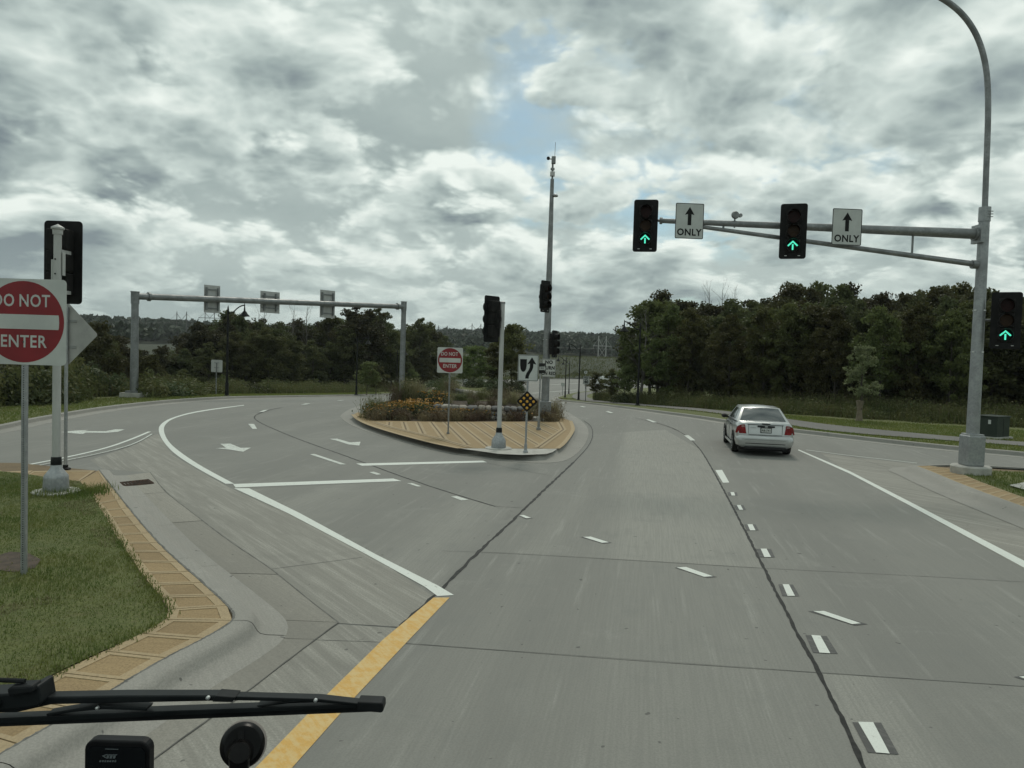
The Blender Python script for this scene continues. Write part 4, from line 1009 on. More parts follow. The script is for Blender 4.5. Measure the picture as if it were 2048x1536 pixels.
mb = MB(); mb.lathe([(0, -.075), (.05, -.06), (.075, 0), (.05, .06), (0, .075)], 14, (-.19, -.03, zt(317))); mb.build('camera_dome', m_sig, tp, smooth=True); MB().tube([(-.06, 0, zt(318)), (-.18, -.02, zt(318))], .02, 6).build('camera_arm', m_galvd, tp)
MB().tube([(.07, 0, zt(314)), (.085, 0, zt(284))], .010, 5).build('antenna', m_galvd, tp)
mb = MB(); mb.lathe([(0, -.05), (.10, -.05), (.13, -.02), (.10, .03), (.03, .06), (0, .06)], 14, (.14, -.03, zt(391))); mb.build('detector', m_galvd, tp, smooth=True); MB().tube([(-.02, -.05, zt(400)), (.11, -.03, zt(392))], .018, 6).build('detector_arm', m_alu, tp)
for a in range(6): q = R(60*a+20); MB().lathe([(0, 0), (.022, 0), (.022, .02), (0, .02)], 6, (.165*math.cos(q), .165*math.sin(q), zt(680))).build('bolt', m_rivet, tp)
c_ = DP(1097.5, 736, Yt-.26); w, h = 27.5/F*Yt, 36/F*Yt
nt_s = thing('no_turn_sign', 'white NO TURN ON RED sign strapped to the tall camera pole', 'sign', c_, R(4))
pn = MB().plate(rrect(w, h, .03, 4), 0, .003).build('panel', m_signw, nt_s)
a_, b__ = rrect(w*.96, h*.965, .026, 4), rrect(w*.915, h*.93, .022, 4); n = len(a_)
MB().add([(x, -.0012, z) for x, z in a_]+[(x, -.0012, z) for x, z in b__], [(i, (i+1) % n, n+(i+1) % n, n+i) for i in range(n)]).build('border', m_signk, pn)
for tx, z_, q_ in (('NO', .23, 1.), ('TURN', 0, .9), ('ON RED', -.23, .76)): text_mb(tx, .195, 0, z_, -.001, .045, q_).build('lettering', m_signk, pn, fix=False)
MB().box((0, .06, 0), (.3, .11, .05)).build('strap', m_galvd, nt_s)
place_head('dark', 1091.5, 593, 63, Yt-.30, R(46), 'upper black signal clamped to the tall camera pole')
place_head('dark', 1109.5, 688, 54, Yt-.2, R(62), 'lower black signal on the right of the tall camera pole')
# --- right mast
b = GT(1941, 946, .16); Ym = b.y
ms = thing('signal_mast', 'galvanised mast on the right with long signal arm and curved lamp arm', 'signal mast', b)
P_ = lambda px, py, Y=Ym: DP(px, py, Y)-b
MB().lathe([(0, -.1), (.46, -.1), (.47, .17), (.44, .20), (0, .20)], 28).build('footing', m_foot, ms, smooth=True)
bevel(MB().box((0, 0, .59), (.44, .44, .78)).build('base_box', m_galv, ms), .03); bevel(MB().box((0, 0, .99), (.38, .38, .06)).build('base_lid', m_galv, ms), .01)
for sx in (-1, 1):
    for sy in (-1, 1): MB().box((sx*.16, sy*.16, .22), (.05, .05, .08)).build('anchor_nut', m_galvd, ms)
top = P_(1966, 432); px_top = top
MB().tube([(0, 0, 1.0), (px_top.x*.0, 0, top.z)], [.155, .125], 16).build('shaft', m_galv, ms, smooth=True)
MB().tube([(0, 0, top.z-.14), (0, 0, top.z+.22)], .142, 16).build('sleeve', m_galv, ms, smooth=True)
for i in range(3): MB().box((.06, -.142, top.z-.04+i*.07), (.14, .012, .02)).build('clamp_bolt', m_galvd, ms)
xo = P_(1966, 432).x
lam = [(1967, 425), (1970, 340), (1973.5, 250), (1974, 190), (1971, 140), (1961, 95), (1945, 58), (1922, 27), (1893, 3), (1855, -18), (1800, -38), (1740, -52)]
lp = [P_(*q) for q in lam]; sh_ = lp[0].x
lp = [Vector((p.x-sh_, 0, p.z)) for p in lp]
MB().tube(smooth_line(lp, 2), [.088-.04*i/44 for i in range(45)] if len(smooth_line(lp, 2)) == 45 else .07, 12).build('lamp_arm', m_galvd, ms, smooth=True)
e_ = lp[-1]; mb = MB(); mb.lathe([(0, -.45), (.10, -.4), (.16, -.1), (.14, .2), (.05, .32), (0, .33)], 12, (e_.x-.35, 0, e_.z), 'X'); mb.build('lamp_head', m_galvd, ms, smooth=True)
Ya = lambda px: Ym+(1955-px)/640*.45
aend = P_(1322, 441.5, Ya(1322)); aroot = P_(1950, 468)
aroot = Vector((-.1, 0, aroot.z)); 
MB().tube([aroot, aroot.lerp(aend, .5), aend], [.135, .098, .062], 16).build('signal_arm', m_galvd, ms, smooth=True)
l0 = Vector((-.1, 0, P_(1950, 529).z)); l1 = P_(1400, 453.5, Ya(1400))
MB().tube([l0, l1], [.075, .05], 12).build('lower_chord', m_galvd, ms, smooth=True)
for z in (aroot.z, l0.z):
    MB().tube([(-.26, 0, z), (-.12, 0, z)], .17 if z == aroot.z else .11, 14).build('flange', m_galvd, ms)
MB().box((-.14, 0, aroot.z), (.10, .42, .46)).build('arm_plate', m_galv, ms)
for q in (.205, .80):
    a = aroot.lerp(aend, q); t_ = (a.x-l0.x)/(l1.x-l0.x); bq = l0.lerp(l1, t_)
    MB().tube([a, bq], .028, 8).build('strut', m_galvd, ms)
MB().tube([aend, aend+(aend-aroot).normalized()*.14], .035, 8).build('arm_tip', m_galvd, ms); MB().lathe([(0, -.03), (.09, -.03), (.09, .03), (0, .03)], 10, tuple(aend), 'X').build('end_cap', m_galvd, ms)
for z in (P_(1955, 622).z, P_(1950, 705).z):
    for a in range(4): q = R(90*a-68); MB().lathe([(0, 0), (.03, 0), (.03, .03), (0, .03)], 8, (.148*math.cos(q), .148*math.sin(q), z)).build('bolt', m_rivet, ms)
dq = aroot.lerp(aend, .765)
mb = MB(); mb.tube([dq+Vector((0, 0, -.1)), dq+Vector((0, 0, .16))], .022, 8); mb.build('detector_stem', m_galvd, ms)
mb = MB(); mb.lathe([(0, -.06), (.085, -.06), (.105, 0), (.085, .06), (0, .06)], 14, tuple(dq+Vector((.0, -.03, .22))), 'Y'); mb.lathe([(0, -.04), (.05, -.04), (.05, .04), (0, .04)], 10, tuple(dq+Vector((.14, 0, .22))), 'Y'); mb.build('signal_detector', m_galvd, ms, smooth=True)
place_head('lit', 1291, 451.5, 103, Ya(1291)-.42, R(-9), 'left overhead signal with a lit green arrow at the tip of the mast arm')
place_head('lit', 1586.5, 462.5, 109, Ya(1586)-.45, R(-17), 'overhead signal with a lit green arrow between the two ONLY signs')
place_head('lit', 2012, 641, 113, Ym-.4, R(-27), 'signal with a lit green arrow on the right side of the mast')
mb = MB(); q0 = P_(1962, 640); q1 = P_(2005, 640, Ym-.1); mb.tube([(q0.x*0+.15, 0, q0.z), (q1.x, q1.y+.0, q0.z)], .03, 8); mb.build('signal_bracket', m_galvd, ms)
for px, py, w_, h_, lab in ((1379, 442, 57, 70, 'left of two white arrow ONLY signs hanging on the mast arm'), (1694, 454, 60.5, 72, 'right of two white arrow ONLY signs hanging on the mast arm, nearer the mast')):
    Y = Ya(px)-.24; c_ = DP(px, py, Y); w, h = w_/F*Y, h_/F*Y
    sg = thing('lane_use_sign', lab, 'sign', c_, R(3), 'lane signs on the mast arm')
    pn = MB().plate(rrect(w, h, .035, 4), 0, .004).build('panel', m_signw, sg)
    a_, b__ = rrect(w*.995, h*.995, .034, 4), rrect(w*.95, h*.96, .028, 4); n = len(a_)
    MB().add([(x, -.0012, z) for x, z in a_]+[(x, -.0012, z) for x, z in b__], [(i, (i+1) % n, n+(i+1) % n, n+i) for i in range(n)]).build('border', m_signk, pn)
    mb = MB(); ar = [(-.065, -.12), (.065, -.12), (.065, .19), (.17, .17), (0, .40), (-.17, .17), (-.065, .19)]
    mb.add([(x*w, -.0012, z*h) for x, z in ar], [(0, 1, 2, 6), (2, 3, 4), (4, 5, 6), (2, 4, 6)]); mb.build('arrow', m_signk, pn, fix=False)
    text_mb('ONLY', .235*h/ .9, 0, -.325*h, 0, .032, .95).build('lettering', m_signk, pn, fix=False)
    for sx in (-.2, .2): MB().box((sx*w, .07, .0), (.05, .13, h*.8)).build('bracket', m_galvd, sg)
# --- street lamps
def lamp_proto():
    root = thing('street_lamp', 'x', 'street lamp', group='black gooseneck street lamps')
    MB().lathe([(0, 0), (.22, 0), (.22, .05), (.13, .10), (.115, .55), (.12, .9), (.085, 1.02), (0, 1.02)], 14).build('base', m_blkm, root, smooth=True)
    MB().tube([(0, 0, 1.0), (0, 0, 6.0)], [.085, .065], 10).build('post', m_blkm, root, smooth=True)
    MB().lathe([(0, 6.0), (.06, 6.0), (.05, 6.1), (.02, 6.22), (0, 6.25)], 8).build('finial', m_blkm, root, smooth=True)
    pts = [(0, 0, 5.72), (.25, 0, 5.73), (.45, 0, 5.83), (.68, 0, 6.05), (.95, 0, 6.22), (1.25, 0, 6.28)]
    MB().tube(smooth_line(pts, 2), .042, 8).build('arm', m_blkm, root, smooth=True)
    MB().lathe([(0, 6.40), (.02, 6.40), (.035, 6.2), (.05, 6.05), (.06, 5.9), (.13, 5.83), (.22, 5.68), (.34, 5.56), (.34, 5.52), (0, 5.56)], 16, (1.25, 0, 0)).build('lamp_shade', m_blkm, root, smooth=True)
    return root
LP = lamp_proto(); first = True
for px, py, pt, rz, lab in ((1275, 811, 646, 180, 'nearest black gooseneck street lamp on the right verge in front of the wood'), (1157, 800, 690, 180, 'black street lamp on the right verge beside the speed limit sign'), (1130, 795, 714, 180, 'black street lamp just left of the speed limit sign, in front of a farther one'), (1137.5, 788, 722, 180, 'thin far black street lamp between two nearer ones on the right verge'),
                            (453.5, 793, 612, 0, 'black gooseneck street lamp under the left sign of the gantry'), (712.5, 790, 675, 0, 'black street lamp against the trees left of the right gantry post'), (793, 787, 700, 0, 'black street lamp half hidden behind the right gantry post'), (843.5, 780, 705, 0, 'farthest black street lamp on the left, beside the DO NOT ENTER sign')):
    o = LP if first else copy_tree(LP); first = False
    p = GT(px, py, .13); s = (DP(px, pt, p.y).z-p.z)/6.2
    o.location = p; o.scale = (s, s, s); o.rotation_euler = (0, 0, R(rz)+R(-12 if rz == 0 else 8)); o['label'] = lab
# --- speed limit and other small far signs
def small_sign(px, py, w_, h_, pyb, name, lab, lines, Y=None, frame=True):
    p = GT(px, pyb, .13); Y = p.y; c_ = DP(px+.5, py, Y); w, h = w_/F*Y, h_/F*Y
    s_ = thing(name, lab, 'sign', p); z = c_.z-p.z
    post(MB(), 0, .04, -.2, z+h*.4, .04, None, 8).build('post', m_galvd, s_)
    pn = MB().plate(rrect(w, h, .03, 3, 0, z), 0, .004).build('panel', m_signw, s_)
    if frame:
        a_, b__ = rrect(w*.98, h*.98, .03, 3, 0, z), rrect(w*.90, h*.92, .03, 3, 0, z); n = len(a_)
        MB().add([(x, -.002, zz) for x, zz in a_]+[(x, -.002, zz) for x, zz in b__], [(i, (i+1) % n, n+(i+1) % n, n+i) for i in range(n)]).build('border', m_signk, pn)
    for tx, sz, dz in lines: text_mb(tx, sz*h, 0, z+dz*h, -.003, .05, .95).build('lettering', m_signk, pn, fix=False)
    return s_
small_sign(1171, 760.5, 12.5, 16, 802, 'speed_limit_sign', 'white SPEED LIMIT 40 sign on the right verge beyond the junction', [('SPEED', .2, .33), ('LIMIT', .2, .14), ('40', .52, -.22)])
small_sign(1125, 769, 7, 6.5, 789, 'road_sign', 'tiny white sign on a post left of the far street lamps', [])
small_sign(1170.5, 744.5, 6, 5, 776, 'route_sign', 'tiny white route sign with 21 above the speed limit sign', [('21', .7, 0)], frame=False)
p_ = small_sign(931, 762.5, 10, 10, 786, 'road_sign', 'small white sign with black bars at the far end of the left carriageway', [('-', .8, .25), ('-', .8, -.1)])
# --- transformer cabinet
p = GT(1985, 876, .13); p.z = Tv(p.x, p.y)
cb = thing('utility_cabinet', 'dark green utility cabinet in the weeds behind the mast', 'cabinet', p, R(32))
s_ = 1.0; bevel(MB().box((0, 0, .44), (1.0, .75, .80)).build('body', m_green_box, cb), .02); bevel(MB().box((0, 0, .87), (1.06, .81, .06)).build('lid', m_green_box, cb), .015)
MB().box((0, 0, .02), (1.2, .95, .12)).build('plinth', m_foot, cb); MB().box((-.505, -.1, .66), (.012, .10, .16)).build('notice', m_signw, cb); MB().box((0, -.378, .45), (.015, .01, .7)).build('door_seam', m_signk, cb)
# --- rustic gate fence
p = GT(1302, 805, .13); p.z = Tv(p.x, p.y)
fe = thing('rail_fence', 'short weathered rail fence between the trail and the wood', 'fence', p)
for x in (0, .66, 1.25): MB().tube([(x, 0, -.2), (x, 0, .72)], .045, 8).build('fence_post', m_fence, fe)
for z0, z1 in ((.42, .20), (.30, .02), (.62, .40)): MB().tube([(0, -.05, z0), (.66, -.05, z1), (1.25, -.05, z1*.8)], .03, 6).build('rail', m_fence, fe)
# --- transmission towers and wires
TW = {}
def h_frame(px, pyt, pyb, dpx, Y, cross, lab, mat, xbr=False):
    p = DP(px, pyb, Y); top = DP(px, pyt, Y).z; w = dpx/F*Y; zc = DP(px, cross, Y).z-p.z
    p.z = min(p.z, T(p.x, p.y)+.5); h = top-p.z; zc = DP(px, cross, Y).z-p.z
    r = thing('transmission_tower', lab, 'pylon', p, group='H-frame pylons on the ridge')
    for x in (-w/2, w/2): MB().tube([(x, 0, 0), (x, 0, h)], [.34, .24], 6).build('pole', mat, r)
    ex = .78*w
    MB().box((0, 0, zc), (w+2*ex*.9, .35, .35)).build('crossarm', mat, r)
    for s in (-1, 1):
        MB().tube([(s*w/2, 0, h*.0+zc+(h-zc)*.75), (0, 0, zc)], .13, 5).build('brace', mat, r)
        MB().tube([(s*w/2, 0, zc+(h-zc)*.75), (s*(w/2+ex*.85), 0, zc)], .07, 5).build('brace', mat, r)
        if xbr: MB().tube([(-s*w/2, 0, zc-h*.04), (s*w/2, 0, zc-h*.52)], .14, 5).build('brace', mat, r)
    for x in (-w/2-ex*.85, 0, w/2+ex*.85): MB().tube([(x, 0, zc), (x, 0, zc-1.6)], .09, 5).build('insulator', mat, r)
    return [Vector((p.x+x, p.y, p.z+zc-1.6)) for x in (-w/2-ex*.85, 0, w/2+ex*.85)]
a1 = h_frame(362.5, 623, 706, 19.5, 470, 640, 'nearer wooden H-frame pylon on the left horizon', m_wood)
a2 = h_frame(418.5, 622, 706, 18.7, 500, 636, 'wooden H-frame pylon behind the left gantry sign', m_wood)
a3 = h_frame(884.5, 651, 712, 17.4, 540, 664, 'H-frame pylon right of the left wood on the skyline', m_wood)
a4 = h_frame(951, 647, 720, 17.4, 520, 660, 'H-frame pylon left of the centre signal on the skyline', m_wood)
a5 = h_frame(1203.5, 672, 719, 15.2, 420, 692, 'pale H-frame pylon against the far wooded hill on the right', m_bleach, True)
def wires(A, B, lab):
    r = thing('power_line', lab, 'wire', A[0])
    for a, b in zip(A, B):
        pts = [a.lerp(b, i/10)-Vector((0, 0, 6*4*(i/10)*(1-i/10)*.5)) - r.location for i in range(11)]
        MB().tube(pts, .035, 4).build('conductor', m_fence, r)
wires(a4, a5, 'thin power lines crossing the far hill between the pylons'); wires([p+Vector((-420, 60, -4)) for p in a1], a1, 'thin power lines running off left from the first pylon')
wires(a5, [p+Vector((330, -30, -6)) for p in a5], 'thin power lines running behind the right wood')
# ------------------------------------------------------------------ cars
def patch(mb, P, nu, nv, bulge, u0=0, u1=1, v0=0, v1=1, off=0.):
    p00, p10, p11, p01 = [Vector(p) for p in P]
    nrm = (p10-p00).cross(p01-p00).normalized(); vs = []
    for j in range(nv+1):
        v = v0+(v1-v0)*j/nv
        for i in range(nu+1):
            u = u0+(u1-u0)*i/nu
            q = (p00*(1-u)+p10*u)*(1-v)+(p01*(1-u)+p11*u)*v
            vs.append(q+nrm*(bulge*(4*u*(1-u))*(.35+.65*4*v*(1-v)/1.0)+off))
    mb.add(vs, [(j*(nu+1)+i, j*(nu+1)+i+1, (j+1)*(nu+1)+i+1, (j+1)*(nu+1)+i) for j in range(nv) for i in range(nu)])
    return mb
def wheel(root, x, y, r, w=.2, rim=m_rim):
    t = MB().lathe([(0, -w/2), (r*.62, -w/2), (r*.95, -w/2), (r, -w*.35), (r, w*.35), (r*.95, w/2), (r*.62, w/2), (0, w/2)], 22, (0, 0, 0), 'X').build('tyre', m_tyre, None, smooth=True)
    wh = thing_part('wheel', root, (x, y, r)); t.parent = wh
    s = 1 if x > 0 else -1
    d = MB(); d.lathe([(0, s*(w/2+.004)), (r*.2, s*(w/2+.004)), (r*.22, s*(w/2-.012)), (r*.58, s*(w/2-.02)), (r*.66, s*(w/2+.006)), (r*.66, s*w*.3), (0, s*w*.3)], 20, (0, 0, 0), 'X')
    for k in range(6):
        a = R(60*k); d.box((s*(w/2+.0), math.cos(a)*r*.4, math.sin(a)*r*.4), (.02, .05, .05))
    q = d.build('rim', rim, None, smooth=True); q.parent = wh
def thing_part(name, root, loc):
    o = bpy.data.objects.new(name, None); o.empty_display_size = .1; link(o, root); o.location = loc; return o
def loft(st, mat, root, name):
    mb = MB(); n = None; vs = []
    for y, w, zb, zm, zt, crown in st:
        half = [(0, zb), (w*.80, zb), (w*.955, zb+.07), (w*.995, zb+.2 if zb+.2 < zm else zm), (w, zm), (w*.985, zm+(zt-zm)*.45), (w*.945, zm+(zt-zm)*.82), (w*.86, zt), (w*.5, zt+crown*.7), (0, zt+crown)]
        ring = half+[(-x, z) for x, z in half[-2:0:-1]]; n = len(ring); vs += [(x, y, z) for x, z in ring]
    fs = [(i*n+j, i*n+(j+1) % n, (i+1)*n+(j+1) % n, (i+1)*n+j) for i in range(len(st)-1) for j in range(n)]
    fs += [tuple(range(n))[::-1], tuple(range((len(st)-1)*n, len(st)*n))]
    mb.add(vs, fs); o = mb.build(name, mat, root, smooth=True); return o
def sedan():
    p = GT(1529, 913)
    car = thing('parked_car' if False else 'car', 'silver sedan driving away in the right lane', 'car', p, R(-10.5))
    st = [(.045, .70, .36, .55, .655, .0), (.055, .76, .33, .56, .70, .0), (.07, .79, .30, .58, .955, .005), (.10, .815, .26, .60, 1.0, .012), (.16, .83, .24, .62, 1.02, .016), (.5, .845, .22, .64, 1.03, .02), (.9, .85, .2, .64, 1.0, .02), (1.3, .852, .2, .64, .97, .02), (2.6, .852, .2, .62, .95, .02), (3.3, .848, .2, .6, .93, .03), (3.8, .835, .2, .58, .86, .04), (4.15, .80, .22, .55, .78, .04), (4.36, .70, .28, .5, .68, .02), (4.42, .6, .34, .48, .6, .0)]
    body = loft(st, m_silver, car, 'body')
    # rear bumper, proud of the body
    bp = [(-.035, .66, .33, .47, .595, 0), (-.02, .74, .30, .47, .615, 0), (.02, .80, .27, .47, .63, 0), (.10, .845, .25, .47, .64, 0), (.30, .862, .24, .47, .645, 0), (.46, .860, .26, .47, .60, 0)]
    bumper = loft(bp, m_silver, car, 'rear_bumper')
    MB().box((0, -.034, .385), (1.16, .012, .02)).build('bumper_groove', m_trim, bumper); MB().box((0, .10, .25), (1.2, .3, .06)).build('lower_valance', m_trim, car)
    MB().box((0, -.036, .50), (1.2, .004, .006)).build('bumper_crease', m_trim, bumper)
    # greenhouse
    zb, zr = .985, 1.425
    A = {'rl': (-.78, .62, zb+.02), 'rr': (.78, .62, zb+.02), 'fl': (-.80, 3.30, .93), 'fr': (.80, 3.30, .93), 'Rl': (-.575, 1.22, zr-.02), 'Rr': (.575, 1.22, zr-.02), 'Fl': (-.575, 2.50, zr-.015), 'Fr': (.575, 2.50, zr-.015)}
    mb = MB()
    patch(mb, (A['Rl'], A['Rr'], A['Fr'], A['Fl']), 8, 8, .055)
    mb.build('roof', m_silver, car, smooth=True)
    fr = MB()
    rear = (A['rl'], A['rr'], A['Rr'], A['Rl'])
    patch(fr, rear, 10, 6, .06)
    patch(fr, (A['fr'], A['fl'], A['Fl'], A['Fr']), 8, 4, .06)
    patch(fr, (A['fl'], A['rl'], A['Rl'], A['Fl']), 10, 5, .03); patch(fr, (A['rr'], A['fr'], A['Fr'], A['Rr']), 10, 5, .03)
    fr.build('pillars', m_silver, car, smooth=True)
    patch(MB(), rear, 10, 6, .06, .055, .945, .06, .93, .006).build('rear_window', m_glass, car, smooth=True)
    patch(MB(), (A['fr'], A['fl'], A['Fl'], A['Fr']), 8, 4, .06, .06, .94, .05, .93, .006).build('windscreen', m_glass, car, smooth=True)
    for s, Q in ((-1, (A['fl'], A['rl'], A['Rl'], A['Fl'])), (1, (A['rr'], A['fr'], A['Fr'], A['Rr']))):
        for a, b in (((.20, .50), (.525, .80)) if s < 0 else ((.20, .475), (.50, .80))):
            w = patch(MB(), Q, 6, 4, .03, a, b, .10, .86, .006).build('side_window', m_glass, car, smooth=True)
        MB().box((s*.79, .86, .90), (.0, .0, .0)) if False else None
    # lamps
    for s in (-1, 1):
        def lampy(x): return .030+.15*max(0, (x-.62)/.23)**2.4
        mb = MB(); n = 8; vs = []
        for i in range(n+1):
            q = i/n
            for j in range(4):
                t_ = j/3; xb, zb_ = .555+.29*q, .672+.005*q; xt, zt_ = .60+.205*q, .948-.085*q**3
                x = xb*(1-t_)+xt*t_; z = zb_*(1-t_)+zt_*t_
                vs.append((s*(x+.022*max(0, (x-.6)/.23)), lampy(x)-.012*math.sin(math.pi*q)*math.sin(math.pi*(.2+.6*t_)), z))
        fs = [(i*4+j, i*4+j+1, i*4+5+j, i*4+4+j) for i in range(n) for j in range(3)]
        k0 = len(vs); rim_ = [i*4 for i in range(n+1)]+[n*4+1, n*4+2]+[i*4+3 for i in range(n, -1, -1)]+[2, 1]
        vs += [(vs[i][0]*.985, vs[i][1]+.12, vs[i][2]) for i in rim_]; m0 = len(rim_)
        fs += [(rim_[i], rim_[(i+1) % m0], k0+(i+1) % m0, k0+i) for i in range(m0)]
        tl2 = mb.add(vs, fs).build('tail_lamp', m_tail, car, smooth=True)
        ol2 = [(.605, .87), (.71, .872), (.70, .925), (.625, .93)]
        MB().add([(s*x, lampy(x)-.016, z) for x, z in ol2], [(0, 1, 2, 3)]).build('upper_lens', m_tailc, tl2)
    # boot lid seams, trim, plate
    mb = MB(); mb.box((-.49, .058, .80), (.01, .02, .30)); mb.box((.49, .058, .80), (.01, .02, .30)); mb.box((0, .045, .648), (.98, .02, .012)); mb.build('boot_seam', m_trim, car)
    mb = MB(); mb.box((0, .060, .955), (1.05, .03, .012)); mb.build('boot_crease', m_trim, car)
    MB().box((.02, .045, .905), (.50, .05, .042)).build('boot_handle', m_trim, car); MB().lathe([(0, .012), (.045, .014), (.045, .03), (0, .03)], 14, (.02, 0, .905), 'Y').build('badge', m_rim, car)
    MB().box((.02, .06, .985), (.24, .03, .018)).build('brake_lamp', m_trim, car)
    pl = MB().box((.02, .045, .79), (.325, .035, .165)).build('number_plate', m_trim, car); MB().box((.02, .024, .79), (.285, .01, .125)).build('plate_panel', m_signw, pl)
    text_mb('AB-741', .085, .02, .785, .018, .015, .95).build('plate_lettering', m_signk, pl, fix=False)
    MB().box((-.36, .052, .86), (.16, .012, .014)).build('model_badge', m_rim, car)
    for s in (-1, 1):
        mb = MB(); mb.lathe([(0, -.10), (.07, -.09), (.105, -.02), (.10, .05), (.06, .10), (0, .11)], 12, (0, 0, 0), 'Y'); mr = mb.build('mirror', m_trim, car, smooth=True, loc=(s*.95, 2.85, 1.0)); mr.scale = (1., 1., .68); MB().tube([(s*.80, 2.86, .95), (s*.92, 2.85, .98)], .03, 6).build('mirror_arm', m_trim, car)
        for y in (1.62, 2.55): MB().box((s*.862, y, .84), (.025, .18, .03)).build('door_handle', m_trim, car)
        for y in (.93, 3.55):
            mb = MB(); n = 16; vs = [(s*.865, y, .31)]+[(s*(.866), y+.385*math.cos(R(-12+204*i/n)), .31+.385*math.sin(R(-12+204*i/n))) for i in range(n+1)]
            mb.add(vs, [(0, i+1, i+2) for i in range(n)]); mb.build('wheel_arch', m_trim, car)
            wheel(car, s*.775, y, .305, .2)
        mb = MB(); mb.box((s*.86, 2.2, .245), (.03, 2.0, .06)); mb.build('sill', m_silver, car)
        for y in (1.25, 2.13, 3.1): MB().box((s*.856, y, .62), (.006, .008, .66)).build('door_seam', m_trim, car)
    mb = MB(); mb.tube([(-.42, -.01, .27), (-.42, .35, .27)], .03, 8); mb.build('exhaust', m_galvd, car); MB().box((0, 2.2, .20), (1.5, 4.0, .1)).build('underbody', m_trim, car)
sedan()
def far_van():
    p = GT(1213, 776); van = thing('white_van', 'white van half hidden behind the young trees on the far bend', 'van', p, R(-58))
    body = MB(); prof = [(-2.6, .35), (2.75, .35), (2.8, .9), (2.55, 1.15), (1.75, 1.35), (1.15, 2.05), (.9, 2.2), (-2.5, 2.25), (-2.62, 1.9)]
    n = len(prof); body.add([(-.95, y, z) for y, z in prof]+[(.95, y, z) for y, z in prof], [tuple(range(n)), tuple(range(n, 2*n))]+[(i, (i+1) % n, (i+1) % n+n, i+n) for i in range(n)])
    bevel(body.build('body', m_carw, van), .09, 3)
    MB().add([(-.8, 1.77, 1.37), (.8, 1.77, 1.37), (.74, 1.18, 2.04), (-.74, 1.18, 2.04)], [(0, 1, 2, 3)]).build('windscreen', m_glass, van, loc=(0, .02, .02))
    for s in (-1, 1):
        MB().add([(s*.955, .4, 1.4), (s*.955, 1.55, 1.4), (s*.955, 1.1, 1.98), (s*.955, .4, 1.98)], [(0, 1, 2, 3)]).build('side_window', m_glass, van)
        for y in (-1.75, 1.85): wheel(van, s*.86, y, .36, .24)
        MB().box((s*.7, 2.79, .95), (.3, .04, .18)).build('headlamp', m_signw, van)
far_van()
# ------------------------------------------------------------------ plants
def quads(rs, cen, size, up=0., asp=.6):
    n = len(cen)
    a = rs.normal(size=(n, 3)); a /= np.linalg.norm(a, axis=1)[:, None]
    b = rs.normal(size=(n, 3)); b -= a*(a*b).sum(1)[:, None]; b /= np.linalg.norm(b, axis=1)[:, None]
    if up: b[:, 2] *= (1-up); b /= np.linalg.norm(b, axis=1)[:, None]
    s = size*rs.uniform(.6, 1.4, n)[:, None]
    v = np.stack([cen-a*s, cen+b*s*asp, cen+a*s, cen-b*s*asp], 1).reshape(-1, 3)
    return v, np.arange(4*n).reshape(-1, 4)
def limbs(mb, rs, base, h, r0, n_l, spread, lo=.3, droop=.15, twig=3, bend=.06):
    pts = [Vector((0, 0, 0))]; d = Vector((0, 0, 1))
    for i in range(1, 8):
        d = Vector((rs.normal()*bend, rs.normal()*bend, 1)).normalized(); pts.append(pts[-1]+d*h/7)
    mb.tube(pts, [r0*(1-.85*i/7)*(1.25 if i == 0 else 1) for i in range(8)], 7)
    tips = []
    for k in range(n_l):
        t = lo+(1-lo)*(k+rs.uniform())/n_l; i = min(6, int(t*7)); p = pts[i].lerp(pts[i+1], t*7-i)
        a = rs.uniform(0, 2*math.pi); L = spread*(1.15-t*.75)*rs.uniform(.7, 1.15); e = R(rs.uniform(15, 55)+t*20)
        dv = Vector((math.cos(a)*math.cos(e), math.sin(a)*math.cos(e), math.sin(e)))
        q = [p, p+dv*L*.45+Vector((0, 0, .03*L)), p+dv*L+Vector((rs.normal()*.1*L, rs.normal()*.1*L, -droop*L*.3))]
        r = r0*(1-.8*t)*.5; mb.tube(q, [r, r*.6, r*.15], 5); tips.append(q[2])
        for _ in range(twig):
            s = rs.uniform(.35, .95); m_ = q[1].lerp(q[2], s) if s > .5 else q[0].lerp(q[1], s*2)
            dd = (dv+Vector((rs.normal()*.6, rs.normal()*.6, rs.normal()*.4+.2))).normalized(); e2 = m_+dd*L*rs.uniform(.25, .5)
            mb.tube([m_, e2], [r*.35, r*.06], 4, caps=False); tips.append(e2)
    return pts, tips
